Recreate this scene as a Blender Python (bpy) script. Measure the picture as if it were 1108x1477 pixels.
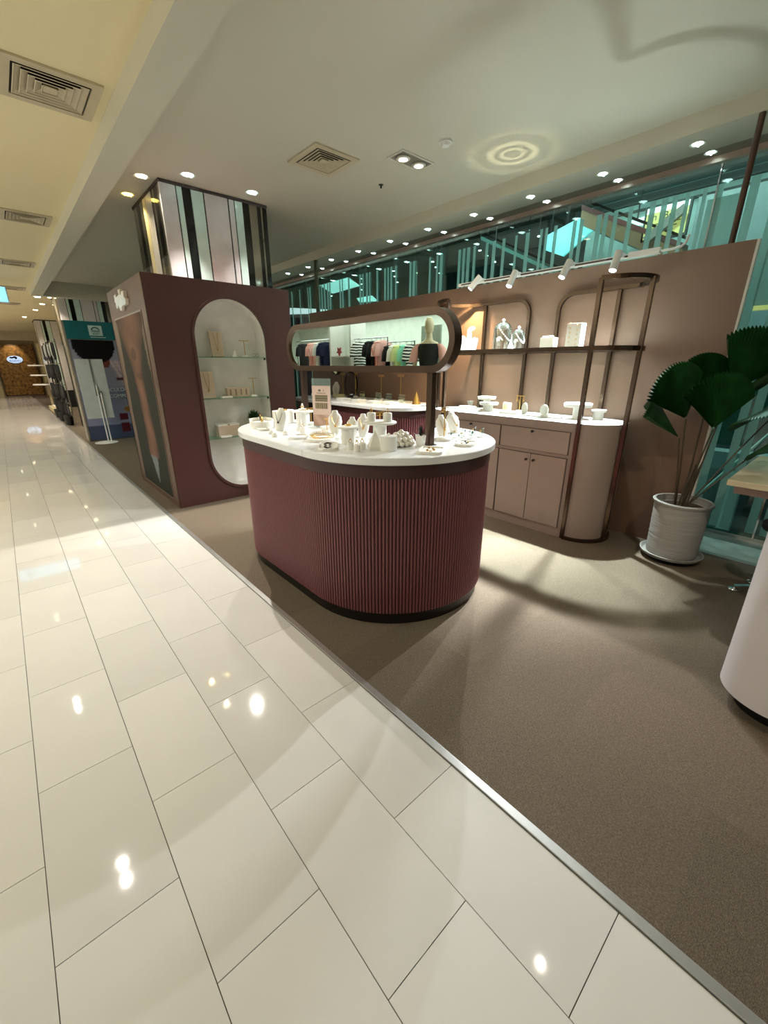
import bpy, bmesh, math, random
from mathutils import Vector, Matrix
random.seed(7)
for o in list(bpy.data.objects): bpy.data.objects.remove(o)
SC = bpy.context.scene
C = SC.collection
PI = math.pi

# ------------------------------------------------------------------ camera
cam_d = bpy.data.cameras.new('camera'); cam = bpy.data.objects.new('camera', cam_d); C.objects.link(cam)
cam_d.sensor_fit = 'VERTICAL'; cam_d.sensor_height = 36.0; cam_d.lens = 595.6/1477*36
cam_d.clip_start = 0.05; cam_d.clip_end = 200
YAW, PITCH = 0.723636, 0.341222
_f = Vector((math.sin(YAW)*math.cos(PITCH), math.cos(YAW)*math.cos(PITCH), -math.sin(PITCH)))
_r = Vector((math.cos(YAW), -math.sin(YAW), 0)); _u = _r.cross(_f)
cam.matrix_world = Matrix(((_r.x, _u.x, -_f.x, 0), (_r.y, _u.y, -_f.y, 0), (_r.z, _u.z, -_f.z, 1.45), (0, 0, 0, 1)))
SC.camera = cam
# ------------------------------------------------------------------ world, exposure
w = bpy.data.worlds.new('world'); SC.world = w; w.use_nodes = True
w.node_tree.nodes['Background'].inputs[0].default_value = (0.30, 0.42, 0.42, 1)
w.node_tree.nodes['Background'].inputs[1].default_value = 0.06
SC.view_settings.view_transform = 'Standard'; SC.view_settings.look = 'None'
SC.view_settings.exposure = -0.27; SC.view_settings.gamma = 1.0
try: SC.view_settings.use_curve_mapping = False
except Exception: pass

def lamp(kind, name, loc, energy, color=(1, 1, 1), target=None, parent=None, size=0.05, angle=120, blend=0.6, sx=1, sy=1):
    d = bpy.data.lights.new(name, kind); d.energy = energy; d.color = color
    o = bpy.data.objects.new(name, d); C.objects.link(o); o.location = loc
    if kind == 'SPOT': d.spot_size = math.radians(angle); d.spot_blend = blend; d.shadow_soft_size = size
    if kind == 'POINT': d.shadow_soft_size = size
    if kind == 'AREA': d.shape = 'RECTANGLE'; d.size = sx; d.size_y = sy
    if target is not None:
        o.rotation_euler = (Vector(target)-Vector(loc)).to_track_quat('-Z', 'Y').to_euler()
    if parent: o.parent = parent
    return o
WARM = (1, .86, .66); NEUT = (1, .95, .86); COOL = (.80, 1, .97); TEAL = (.76, .97, .93)
# large lamps: the shop across the walkway, the atrium behind the glass
lamp('AREA', 'store_ceiling_light', (-3.0, 6.5, 2.62), 210, (.93, 1, .95), target=(-3.0, 6.5, 0), sx=2.2, sy=9)
lamp('AREA', 'walkway_cove_light', (-1.44, 10, 2.52), 95, (1, .86, .58), target=(.9, 10, 2.88), sx=22, sy=.06)
lamp('AREA', 'atrium_area_light', (9.5, 4.5, 7.4), 900, TEAL, target=(9.5, 4.5, 0), sx=6, sy=14)  # broad teal area lamp below the closed atrium ceiling

for _y in (-1.0, 2.4, 5.5, 9.5): lamp('POINT', 'atrium_fill_point', (6.2, _y, 4.3), 230, TEAL, size=.10)  # added fill lamps, kept out of sight above the soffit, to brighten the gallery
# ------------------------------------------------------------------ materials
def lin(c):
    r = []
    for v in c:
        v /= 255.0
        r.append(v/12.92 if v <= .04045 else ((v+.055)/1.055)**2.4)
    return tuple(r)
MATS = {}
def mat(name, rgb, rough=.5, metal=0., var=.06, vscale=8., bump=0., bscale=60., spec=.5, emit=None, estr=0., coat=0., alpha=None, stretch=None, coord='Object'):
    if name in MATS: return MATS[name]
    m = bpy.data.materials.new(name); m.use_nodes = True; nt = m.node_tree; N = nt.nodes; L = nt.links
    b = N['Principled BSDF']; c = lin(rgb)
    b.inputs['Roughness'].default_value = rough; b.inputs['Metallic'].default_value = metal
    b.inputs['Specular IOR Level'].default_value = spec; b.inputs['Coat Weight'].default_value = coat
    tc = N.new('ShaderNodeTexCoord'); mp = N.new('ShaderNodeMapping'); L.new(tc.outputs[coord], mp.inputs[0])
    if stretch: mp.inputs['Scale'].default_value = stretch
    nz = N.new('ShaderNodeTexNoise'); nz.inputs['Scale'].default_value = vscale; nz.inputs['Detail'].default_value = 4
    L.new(mp.outputs[0], nz.inputs['Vector'])
    rp = N.new('ShaderNodeValToRGB'); rp.color_ramp.elements[0].position = .3; rp.color_ramp.elements[1].position = .7
    rp.color_ramp.elements[0].color = tuple(max(0, v*(1-var)) for v in c)+(1,)
    rp.color_ramp.elements[1].color = tuple(min(1, v*(1+var)) for v in c)+(1,)
    L.new(nz.outputs['Fac'], rp.inputs[0]); L.new(rp.outputs[0], b.inputs['Base Color'])
    if bump:
        n2 = N.new('ShaderNodeTexNoise'); n2.inputs['Scale'].default_value = bscale; n2.inputs['Detail'].default_value = 3
        L.new(mp.outputs[0], n2.inputs['Vector'])
        bp = N.new('ShaderNodeBump'); bp.inputs['Strength'].default_value = bump; bp.inputs['Distance'].default_value = .01
        L.new(n2.outputs['Fac'], bp.inputs['Height']); L.new(bp.outputs[0], b.inputs['Normal'])
    if emit is not None:
        b.inputs['Emission Color'].default_value = tuple(emit)+(1,); b.inputs['Emission Strength'].default_value = estr
    MATS[name] = m; return m

def mat_tile():
    m = mat('glossy_cream_tile', (214, 211, 206), rough=.045, var=.035, vscale=2.2, spec=.55)
    nt = m.node_tree; N = nt.nodes; L = nt.links; b = N['Principled BSDF']
    oi = N.new('ShaderNodeObjectInfo'); mr = N.new('ShaderNodeMapRange'); mr.inputs[3].default_value = .93; mr.inputs[4].default_value = 1.02
    L.new(oi.outputs['Random'], mr.inputs[0])
    src = b.inputs['Base Color'].links[0].from_socket
    mx = N.new('ShaderNodeVectorMath'); mx.operation = 'SCALE'; L.new(src, mx.inputs[0]); L.new(mr.outputs[0], mx.inputs['Scale'])
    L.new(mx.outputs[0], b.inputs['Base Color']); return m
def mat_carpet():
    m = bpy.data.materials.new('taupe_loop_carpet'); m.use_nodes = True; nt = m.node_tree; N = nt.nodes; L = nt.links
    b = N['Principled BSDF']; b.inputs['Roughness'].default_value = .95; b.inputs['Specular IOR Level'].default_value = .15
    tc = N.new('ShaderNodeTexCoord'); mp = N.new('ShaderNodeMapping'); mp.inputs['Scale'].default_value = (1, .28, 1)
    L.new(tc.outputs['Object'], mp.inputs[0])
    nz = N.new('ShaderNodeTexNoise'); nz.inputs['Scale'].default_value = 620; nz.inputs['Detail'].default_value = 5; nz.inputs['Roughness'].default_value = .7
    L.new(mp.outputs[0], nz.inputs['Vector'])
    rp = N.new('ShaderNodeValToRGB'); rp.color_ramp.elements[0].position = .32; rp.color_ramp.elements[1].position = .68
    rp.color_ramp.elements[0].color = lin((66, 57, 47))+(1,); rp.color_ramp.elements[1].color = lin((132, 118, 102))+(1,)
    L.new(nz.outputs['Fac'], rp.inputs[0])
    oi = N.new('ShaderNodeObjectInfo'); mr = N.new('ShaderNodeMapRange'); mr.inputs[3].default_value = .93; mr.inputs[4].default_value = 1.05
    L.new(oi.outputs['Random'], mr.inputs[0])
    mx = N.new('ShaderNodeVectorMath'); mx.operation = 'SCALE'; L.new(rp.outputs[0], mx.inputs[0]); L.new(mr.outputs[0], mx.inputs['Scale'])
    L.new(mx.outputs[0], b.inputs['Base Color'])
    bp = N.new('ShaderNodeBump'); bp.inputs['Strength'].default_value = .5; bp.inputs['Distance'].default_value = .004
    L.new(nz.outputs['Fac'], bp.inputs['Height']); L.new(bp.outputs[0], b.inputs['Normal']); return m
def mat_glass(name, tint, gloss=.12, rough=.0):
    m = bpy.data.materials.new(name); m.use_nodes = True; nt = m.node_tree; N = nt.nodes; L = nt.links
    N.remove(N['Principled BSDF']); out = N['Material Output']
    t = N.new('ShaderNodeBsdfTransparent'); t.inputs[0].default_value = tuple(tint)+(1,)
    g = N.new('ShaderNodeBsdfGlossy'); g.inputs['Roughness'].default_value = rough; g.inputs[0].default_value = (.9, 1, .98, 1)
    lw = N.new('ShaderNodeLayerWeight'); lw.inputs[0].default_value = .35
    ml = N.new('ShaderNodeMath'); ml.operation = 'MULTIPLY_ADD'; ml.inputs[1].default_value = .45; ml.inputs[2].default_value = gloss*.35
    L.new(lw.outputs['Fresnel'], ml.inputs[0])
    mx = N.new('ShaderNodeMixShader'); L.new(ml.outputs[0], mx.inputs[0]); L.new(t.outputs[0], mx.inputs[1]); L.new(g.outputs[0], mx.inputs[2])
    L.new(mx.outputs[0], out.inputs[0]); return m
def mat_frost():
    m = bpy.data.materials.new('frosted_film'); m.use_nodes = True; nt = m.node_tree; N = nt.nodes; L = nt.links
    N.remove(N['Principled BSDF']); out = N['Material Output']
    t = N.new('ShaderNodeBsdfTransparent'); t.inputs[0].default_value = (.55, .72, .70, 1)
    d = N.new('ShaderNodeBsdfDiffuse'); d.inputs[0].default_value = lin((200, 222, 218))+(1,)
    tr = N.new('ShaderNodeBsdfTranslucent'); tr.inputs[0].default_value = lin((190, 225, 220))+(1,)
    a = N.new('ShaderNodeMixShader'); a.inputs[0].default_value = .5; L.new(d.outputs[0], a.inputs[1]); L.new(tr.outputs[0], a.inputs[2])
    nz = N.new('ShaderNodeTexNoise'); nz.inputs['Scale'].default_value = 3
    mr = N.new('ShaderNodeMapRange'); mr.inputs[3].default_value = .55; mr.inputs[4].default_value = .7; L.new(nz.outputs['Fac'], mr.inputs[0])
    mx = N.new('ShaderNodeMixShader'); L.new(mr.outputs[0], mx.inputs[0]); L.new(t.outputs[0], mx.inputs[1]); L.new(a.outputs[0], mx.inputs[2])
    L.new(mx.outputs[0], out.inputs[0]); return m
def mat_print(name, rough=.45):
    m = bpy.data.materials.new(name); m.use_nodes = True; nt = m.node_tree; N = nt.nodes; L = nt.links
    b = N['Principled BSDF']; b.inputs['Roughness'].default_value = .6; b.inputs['Specular IOR Level'].default_value = .2
    a = N.new('ShaderNodeVertexColor'); a.layer_name = 'Col'; L.new(a.outputs[0], b.inputs['Base Color']); return m
def mat_emit(name, rgb, s):
    return mat(name, rgb, emit=lin(rgb), estr=s, rough=.4)
def mat_stripe(name, c1, c2, scale, axis='Z', wob=0.):
    m = bpy.data.materials.new(name); m.use_nodes = True; nt = m.node_tree; N = nt.nodes; L = nt.links
    b = N['Principled BSDF']; b.inputs['Roughness'].default_value = .9
    tc = N.new('ShaderNodeTexCoord'); wv = N.new('ShaderNodeTexWave'); wv.bands_direction = axis; wv.inputs['Scale'].default_value = scale; wv.inputs['Distortion'].default_value = wob
    L.new(tc.outputs['Object'], wv.inputs[0]); rp = N.new('ShaderNodeValToRGB'); rp.color_ramp.interpolation = 'CONSTANT'
    rp.color_ramp.elements[0].color = lin(c1)+(1,); rp.color_ramp.elements[1].position = .5; rp.color_ramp.elements[1].color = lin(c2)+(1,)
    L.new(wv.outputs['Fac'], rp.inputs[0]); L.new(rp.outputs[0], b.inputs['Base Color']); return m

M_tile = mat_tile(); M_carpet = mat_carpet()
M_grout = mat('dark_grout', (96, 88, 74), rough=.8)
M_ceil = mat('ceiling_paint', (192, 188, 172), rough=.7, var=.02, vscale=1.2)
M_ceilw = mat('walkway_ceiling_paint', (226, 212, 172), rough=.7, var=.02, vscale=1.2)
M_kiosk = mat('cocoa_brown_laminate', (76, 44, 39), rough=.42, var=.03)
M_wall = mat('taupe_brown_wall_paint', (110, 84, 67), rough=.55, var=.03, vscale=2)
M_raw = mat('pale_board_edge', (205, 202, 192), rough=.6)
M_slat = mat('dusky_plum_slat', (118, 68, 71), rough=.38, var=.05)
M_slatback = mat('dark_plum_backing', (30, 14, 16), rough=.6)
M_band = mat('dark_plum_band', (66, 38, 38), rough=.45)
M_plinth = mat('black_plinth', (14, 13, 13), rough=.35)
M_top = mat('white_stone_top', (236, 238, 238), rough=.16, var=.03, vscale=2.5)
M_bronze = mat('polished_bronze_brown_metal', (82, 66, 54), rough=.24, metal=.8, var=.05)
M_bronze2 = mat('dark_bronze_frame', (86, 66, 54), rough=.28, metal=.7, var=.04)
M_cab = mat('mauve_grey_lacquer', (150, 133, 122), rough=.42, var=.02)
M_gap = mat('dark_shadow_gap', (58, 48, 46), rough=.7)
M_white = mat('matte_white_paint', (228, 226, 222), rough=.45, var=.02)
M_whitejew = mat('white_plaster_display', (238, 236, 228), rough=.6, var=.02)
M_beige = mat('beige_velvet_display', (206, 190, 168), rough=.8, var=.04)
M_gold = mat('brushed_gold_metal', (214, 170, 92), rough=.28, metal=.9)
M_chrome = mat('polished_chrome', (210, 212, 214), rough=.12, metal=1)
M_alu = mat('brushed_aluminium_strip', (198, 198, 196), rough=.3, metal=.75, var=.04, vscale=40)
M_black = mat('black_fabric', (16, 16, 18), rough=.85, var=.2, vscale=30)
M_blackgl = mat('black_gloss_panel', (8, 8, 9), rough=.08)
M_dkknob = mat('black_knob', (22, 18, 17), rough=.3)
M_leaf = mat('deep_green_palm_leaf', (20, 62, 24), rough=.3, var=.35, vscale=14)
M_leafedge = mat('yellowed_leaf_tip', (120, 116, 40), rough=.5)
M_stem = mat('brown_green_stem', (62, 52, 32), rough=.5, var=.2)
M_soil = mat('dark_potting_soil', (50, 32, 24), rough=.95, bump=1, bscale=50, var=.3)
M_pot = mat('grey_ribbed_stoneware', (156, 153, 149), rough=.7, var=.08, vscale=60, stretch=(.05, .05, 1), bump=.6, bscale=60)
M_saucer = mat('grey_saucer', (140, 138, 134), rough=.4)
M_counter = mat('pale_lilac_lacquer', (214, 206, 210), rough=.35, var=.01)
M_ledge = mat('pale_stone_ledge', (200, 210, 206), rough=.25)
M_ldk = mat('grey_stone_sill', (120, 126, 122), rough=.3)
M_mirror = mat('mirror_silver', (226, 240, 232), rough=.0, metal=1, var=0)
M_glass = mat_glass('green_tinted_glass', (.82, .93, .90)); M_clear = mat_glass('clear_glass', (.93, .98, .96), .3)
M_shelfgl = mat_glass('shelf_glass', (.75, .92, .84), .3); M_frost = mat_frost(); M_print = mat_print('printed_poster')
M_necktone = mat('black_gemstone', (26, 24, 24), rough=.2)
M_darkteal = mat('dark_teal_wall', (38, 62, 62), rough=.6)
M_paleteal = mat('pale_teal_wall', (178, 220, 214), rough=.5)
M_wood = mat('golden_burl_wood', (150, 110, 56), rough=.3, var=.75, vscale=9)
M_tabletop = mat('beige_laminate_table', (196, 182, 152), rough=.4, var=.03)
M_E_cool = mat_emit('cool_lamp_lens', (225, 255, 250), 9.); M_E_warm = mat_emit('warm_lamp_lens', (255, 240, 205), 8.)
M_E_cyan = mat_emit('cyan_light_panel', (105, 215, 215), 1.2); M_E_sky = mat_emit('pale_cyan_light_panel', (170, 235, 228), 1.1)
M_E_sign = mat_emit('blue_sign_lightbox', (120, 190, 225), 2.2); M_E_white = mat_emit('white_sign_print', (235, 245, 250), 1.5)
M_E_signy = mat_emit('yellow_green_lightbox', (205, 200, 120), .75)
M_E_logo = mat_emit('backlit_logo_panel', (170, 195, 230), 1.2)
M_trimring = mat('downlight_trim', (200, 196, 184), rough=.4)

# ------------------------------------------------------------------ mesh builder
class MB:
    def __init__(s): s.v = []; s.f = []; s.col = None
    def add(s, vs, fs):
        n = len(s.v); s.v += [tuple(p) for p in vs]; s.f += [tuple(i+n for i in q) for q in fs]; return s
    def box(s, x0, x1, y0, y1, z0, z1):
        return s.add([(x0, y0, z0), (x1, y0, z0), (x1, y1, z0), (x0, y1, z0), (x0, y0, z1), (x1, y0, z1), (x1, y1, z1), (x0, y1, z1)],
                     [(3, 2, 1, 0), (4, 5, 6, 7), (0, 1, 5, 4), (1, 2, 6, 5), (2, 3, 7, 6), (3, 0, 4, 7)])
    def prism(s, pts, z0, z1, M=None):
        n = len(pts); vs = [(p[0], p[1], z0) for p in pts]+[(p[0], p[1], z1) for p in pts]
        if M is not None: vs = [tuple(M @ Vector(p)) for p in vs]
        fs = [tuple(range(n-1, -1, -1)), tuple(range(n, 2*n))]+[(i, (i+1) % n, n+(i+1) % n, n+i) for i in range(n)]
        return s.add(vs, fs)
    def prism_ring(s, outer, inner, z0, z1, M=None):
        n = len(outer); vs = [(p[0], p[1], z0) for p in outer]+[(p[0], p[1], z0) for p in inner]+[(p[0], p[1], z1) for p in outer]+[(p[0], p[1], z1) for p in inner]
        if M is not None: vs = [tuple(M @ Vector(p)) for p in vs]
        fs = []
        for i in range(n):
            j = (i+1) % n
            fs += [(i, n+i, n+j, j), (2*n+i, 2*n+j, 3*n+j, 3*n+i), (i, j, 2*n+j, 2*n+i), (n+j, n+i, 3*n+i, 3*n+j)]
        return s.add(vs, fs)
    def lathe(s, prof, cx=0, cy=0, n=20, sx=1, sy=1):     # prof: (r,z) from bottom to top
        vs = []; fs = []
        for r, z in prof:
            for k in range(n):
                a = 2*PI*k/n; vs.append((cx+r*math.cos(a)*sx, cy+r*math.sin(a)*sy, z))
        m = len(prof)
        for i in range(m-1):
            for k in range(n):
                l = (k+1) % n; fs.append((i*n+k, i*n+l, (i+1)*n+l, (i+1)*n+k))
        if prof[0][0] > 1e-6: fs.append(tuple(range(n-1, -1, -1)))
        if prof[-1][0] > 1e-6: fs.append(tuple((m-1)*n+k for k in range(n)))
        return s.add(vs, fs)
    def loft(s, rings):
        n = len(rings[0]); vs = [p for r in rings for p in r]; fs = []
        for i in range(len(rings)-1):
            for k in range(n):
                l = (k+1) % n; fs.append((i*n+k, i*n+l, (i+1)*n+l, (i+1)*n+k))
        fs.append(tuple(range(n-1, -1, -1))); fs.append(tuple((len(rings)-1)*n+k for k in range(n)))
        return s.add(vs, fs)
    def cyl(s, p0, p1, r, n=10, r1=None):
        p0 = Vector(p0); p1 = Vector(p1); d = (p1-p0).normalized(); a = d.orthogonal().normalized(); b = d.cross(a)
        r1 = r if r1 is None else r1
        return s.loft([[tuple(p+a*q*math.cos(2*PI*k/n)+b*q*math.sin(2*PI*k/n)) for k in range(n)] for p, q in ((p0, r), (p1, r1))])
    def sweep(s, path, w, h, up=(0, 0, 1), closed=False, round_n=0):
        P = [Vector(p) for p in path]; n = len(P); up = Vector(up); rings = []
        for i, p in enumerate(P):
            a = P[i-1] if (i > 0 or closed) else P[0]; b = P[(i+1) % n] if (i < n-1 or closed) else P[-1]
            t = (b-a).normalized(); sd = t.cross(up)
            if sd.length < 1e-4: sd = t.orthogonal()
            sd.normalize(); uu = sd.cross(t).normalized()
            sc = 1.0
            if (0 < i < n-1) or closed:
                t1 = (p-a).normalized(); sc = 1/max(.5, abs(t1.dot(t)))
            if round_n: rings.append([tuple(p+sd*w/2*math.cos(2*PI*k/round_n)*sc+uu*h/2*math.sin(2*PI*k/round_n)*sc) for k in range(round_n)])
            else: rings.append([tuple(p+sd*w/2*x*sc+uu*h/2*y) for x, y in ((-1, -1), (1, -1), (1, 1), (-1, 1))])
        m = len(rings[0])
        if closed:
            vs = [q for r in rings for q in r]; fs = []
            for i in range(n):
                j = (i+1) % n
                for k in range(m):
                    l = (k+1) % m; fs.append((i*m+k, i*m+l, j*m+l, j*m+k))
            return s.add(vs, fs)
        return s.loft(rings)
    def ball(s, c, r, n=10, m=6, sz=1.):
        pr = [(r*math.sin(PI*i/m), c[2]-r*sz*math.cos(PI*i/m)) for i in range(m+1)]
        pr[0] = (1e-7, pr[0][1]); pr[-1] = (1e-7, pr[-1][1]); return s.lathe(pr, c[0], c[1], n)
    def torus(s, c, R, r, ax='Z', n=16, m=6):
        pts = []
        for k in range(n):
            a = 2*PI*k/n; x, y = R*math.cos(a), R*math.sin(a)
            pts.append((c[0]+x, c[1]+y, c[2]) if ax == 'Z' else (c[0]+x, c[1], c[2]+y) if ax == 'Y' else (c[0], c[1]+x, c[2]+y))
        up = (0, 0, 1) if ax == 'Z' else (0, 1, 0) if ax == 'Y' else (1, 0, 0)
        return s.sweep(pts, 2*r, 2*r, up=up, closed=True, round_n=m)
    def mesh(s, name, m, smooth=False, bevel=0):
        me = bpy.data.meshes.new(name); me.from_pydata(s.v, [], s.f); me.update()
        bm = bmesh.new(); bm.from_mesh(me)
        bmesh.ops.recalc_face_normals(bm, faces=bm.faces)
        if bevel: bmesh.ops.bevel(bm, geom=[e for e in bm.edges if len(e.link_faces) == 2 and e.calc_face_angle(0) > .6], offset=bevel, segments=2, affect='EDGES', profile=.6)
        bm.to_mesh(me); bm.free()
        me.materials.append(m)
        if smooth:
            me.polygons.foreach_set('use_smooth', [True]*len(me.polygons))
            try: me.set_sharp_from_angle(angle=.7)
            except Exception: pass
        return me

def link(name, me, parent=None, loc=(0, 0, 0), rot=(0, 0, 0), kind=None):
    o = bpy.data.objects.new(name, me); C.objects.link(o); o.location = loc; o.rotation_euler = rot
    if parent is not None: o.parent = parent
    if kind: o['kind'] = kind
    return o
def part(name, mb, m, parent=None, loc=(0, 0, 0), rot=(0, 0, 0), smooth=False, bevel=0, kind=None):
    return link(name, mb.mesh(name, m, smooth, bevel), parent, loc, rot, kind)
def thing(name, label, cat, loc=(0, 0, 0), rz=0, group=None):
    o = bpy.data.objects.new(name, None); C.objects.link(o); o.location = loc; o.rotation_euler = (0, 0, rz)
    o.empty_display_size = .05; o['label'] = label; o['category'] = cat
    if group: o['group'] = group
    return o
def tag(o, label, cat, group=None):
    o['label'] = label; o['category'] = cat
    if group: o['group'] = group
    return o
def struct(name, mb, m, **k):
    o = part(name, mb, m, **k); o['kind'] = 'structure'; return o
def rrect(x0, x1, y0, y1, r, n=10):
    pts = []
    for cx, cy, a0 in ((x1-r, y1-r, 0), (x0+r, y1-r, PI/2), (x0+r, y0+r, PI), (x1-r, y0+r, 1.5*PI)):
        for k in range(n+1):
            a = a0+PI/2*k/n; pts.append((cx+r*math.cos(a), cy+r*math.sin(a)))
    out = [pts[0]]
    for p in pts[1:]:
        if math.hypot(p[0]-out[-1][0], p[1]-out[-1][1]) > 1e-5: out.append(p)
    if math.hypot(out[0][0]-out[-1][0], out[0][1]-out[-1][1]) < 1e-5: out.pop()
    return out
def resample(pts, step):
    L = 0; n = len(pts); seg = []
    for i in range(n):
        a = pts[i]; b = pts[(i+1) % n]; d = math.hypot(b[0]-a[0], b[1]-a[1]); seg.append((L, d, a, b)); L += d
    cnt = int(round(L/step)); out = []; j = 0
    for k in range(cnt):
        t = L*k/cnt
        while j < n-1 and seg[j][0]+seg[j][1] < t: j += 1
        s0, d, a, b = seg[j]; u = (t-s0)/max(d, 1e-9)
        out.append((a[0]+(b[0]-a[0])*u, a[1]+(b[1]-a[1])*u, math.atan2(b[1]-a[1], b[0]-a[0])))
    return out
def text_part(name, s, size, m, parent, loc, rot, extrude=.001, align='CENTER'):
    cu = bpy.data.curves.new('tmp', 'FONT'); cu.body = s; cu.size = size; cu.extrude = extrude; cu.align_x = align; cu.align_y = 'CENTER'
    o = bpy.data.objects.new('tmp', cu); C.objects.link(o)
    dg = bpy.context.evaluated_depsgraph_get(); me = bpy.data.meshes.new_from_object(o.evaluated_get(dg))
    bpy.data.objects.remove(o); me.name = name; me.materials.clear(); me.materials.append(m)
    return link(name, me, parent, loc, rot)
def print_panel(name, W, H, nx, ny, fn, parent, loc, rot, m=None):
    """flat print in its own XY plane, colours per vertex from fn(u,v)->rgb 0..255 (v up)"""
    vs = [(W*i/nx, H*j/ny, 0) for j in range(ny+1) for i in range(nx+1)]
    fs = [(j*(nx+1)+i, j*(nx+1)+i+1, (j+1)*(nx+1)+i+1, (j+1)*(nx+1)+i) for j in range(ny) for i in range(nx)]
    me = bpy.data.meshes.new(name); me.from_pydata(vs, [], fs); me.update()
    ca = me.color_attributes.new('Col', 'FLOAT_COLOR', 'POINT')
    buf = []
    for p in vs: buf += list(lin(fn(p[0]/W, p[1]/H)))+[1]
    ca.data.foreach_set('color', buf); me.materials.append(m or M_print)
    return link(name, me, parent, loc, rot)
ROT_NEGY = (PI/2, 0, 0)            # plane facing -Y, x->x, y->z
ROT_NEGX = (PI/2, 0, -PI/2)        # plane facing -X, x-> -Y, y->z
def ell(cx, cy, z, rx, ry, n=16, a0=0):
    return [(cx+rx*math.cos(2*PI*k/n+a0), cy+ry*math.sin(2*PI*k/n+a0), z) for k in range(n)]

# ================================================================== STRUCTURE
# floor: walkway tiles, 30 x 60 cm in half bond
fl = struct('floor', MB().box(-5, .972, -4, 28.4, -.06, -.006), M_grout)
TW, TL, G = .3, .606, .0022
tile_me = MB().box(G/2, TW-G/2, G/2, TL-G/2, -.006, 0).mesh('tile', M_tile, bevel=0.0006)
edge_me = MB().box(G/2, .972-.67, G/2, TL-G/2, -.006, 0).mesh('tile_edge', M_tile, bevel=0.0006)
stuff = MB()
for c in range(-16, 4):
    x0 = .07+TW*c; ph = .10 if c % 2 == 0 else .403
    # columns: c=0 starts x=.07 (phase .10), c=-1 -> -.23 (phase .40)
    y = ph-TL*7
    while y < 28.4:
        if c >= -3 and -1.2 < y < 9.0:
            if c < 3: link('tile', tile_me, fl, (x0, y, 0))
        elif c < 3:
            yy1 = min(y+TL-G/2, 28.4)
            stuff.box(x0+G/2, x0+TW-G/2, y+G/2, yy1, -.006, 0)
        y += TL
part('tile_run', stuff, M_tile, fl, kind='stuff')
# aluminium strip between tile and carpet
struct('trim_1', MB().box(.972, 1.004, -4, 26, -.006, .006), M_alu, bevel=.002)
# carpet
cf = struct('floor', MB().box(1.004, 4.06, -4, 28.4, -.06, -.004), mat('carpet_backing', (110, 98, 82), rough=.95))
c_me = MB().box(-.25, .25, -.25, .25, -.004, .002).mesh('carpet_tile', M_carpet)
for i in range(-8, 26):
    for j in range(7):
        x = 1.004+.25+.5*j; y = .25+.5*i
        if x+.25 > 4.06:
            continue
        if y > 10: continue
        link('carpet_tile', c_me, cf, (x, y, 0), (0, 0, PI/2 if (i+j) % 2 else 0))
cs = MB()
for i in range(26, 57):
    for j in range(6): cs.box(1.004+.5*j, 1.504+.5*j, .5*i, .5*i+.5, -.004, .002)
part('carpet_run', cs, M_carpet, cf, kind='stuff')
struct('trim_2', MB().box(4.0, 4.06, -4, 28, -.004, .006), M_alu)
# stone ledge at the glass
struct('floor', MB().box(4.06, 4.42, -4, 28, -.06, .004), M_ledge)
struct('trim_3', MB().box(4.42, 4.60, -4, 28, -.06, .002), M_ldk)
struct('trim_4', MB().box(4.60, 4.66, -4, 28, -.06, .03), M_chrome)

# ceilings
ZC, ZS, ZW, ZB = 3.09, 2.973, 2.914, 2.80
struct('ceiling', MB().box(1.02, 4.02, -4, 11.75, ZC, ZC+.05), M_ceil)
struct('ceiling', MB().box(-5, .84, -4, 28.4, ZW, ZW+.3), M_ceilw)
struct('ceiling_beam', MB().box(.84, 1.02, -4, 11.95, ZB, ZC+.1), M_ceil)
struct('ceiling_beam', MB().box(1.02, 4.02, 11.75, 11.95, ZB, ZC+.1), M_ceil)
struct('ceiling', MB().box(.84, 4.02, 11.95, 28.4, ZW, ZW+.05), M_ceilw)
struct('ceiling', MB().box(4.0, 4.38, -4, 28, ZS, ZC+.1), M_ceil)          # soffit with downlights
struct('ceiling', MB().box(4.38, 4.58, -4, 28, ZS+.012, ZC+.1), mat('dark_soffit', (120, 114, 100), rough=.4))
struct('trim_5', MB().box(4.56, 4.62, -4, 28, ZS-.03, ZS+.02), mat('pinkish_header_trim', (180, 160, 148), rough=.3, metal=.3))
# posts in front of the glass
for px_, py_, nm in ((4.03, .90, 'trim_6'), (4.03, 6.15, 'trim_7')):
    struct(nm, MB().cyl((px_, py_, 0), (px_, py_, ZC), (.019 if nm == 'trim_6' else .030), 14), mat('dark_brown_post', (74, 50, 40), rough=.4, metal=.2) if nm == 'trim_6' else mat('dark_olive_post', (84, 84, 66), rough=.4, metal=.4), smooth=True)
# glass facade with frosted stripes
win = bpy.data.objects.new('window_1', None); C.objects.link(win); win['kind'] = 'structure'
edges = [-4, -2.6, -1.2, .36, 1.22, 2.9, 4.6, 6.3, 8.0, 9.7, 11.4, 14, 17]
for a, b in zip(edges, edges[1:]):
    part('pane', MB().box(4.66, 4.672, a+.004, b-.004, .03, ZS), M_glass, win)
st_me = {}
ys = [1.42, 1.51, 1.59, 1.68, 1.86, 1.99, 2.08, 2.14, 2.31, 2.38, 2.58, 2.68, 2.74, 2.9, 3.04, 1.30, 1.20, .98, .82, .66, .58, .40, .30, .12, 0, -.2, -.45]
y = 3.2
while y < 12.5:
    ys.append(y); y += random.choice((.07, .10, .13, .18, .30, .09))
for k, yv in enumerate(ys):
    wd = random.choice((.03, .038, .046)) if yv > 1.1 else .06
    if wd not in st_me: st_me[wd] = MB().box(-.0012, 0, -wd/2, wd/2, .05, ZS-.16).mesh('stripe', M_frost)
    link('stripe', st_me[wd], win, (4.659, yv, 0))
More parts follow.
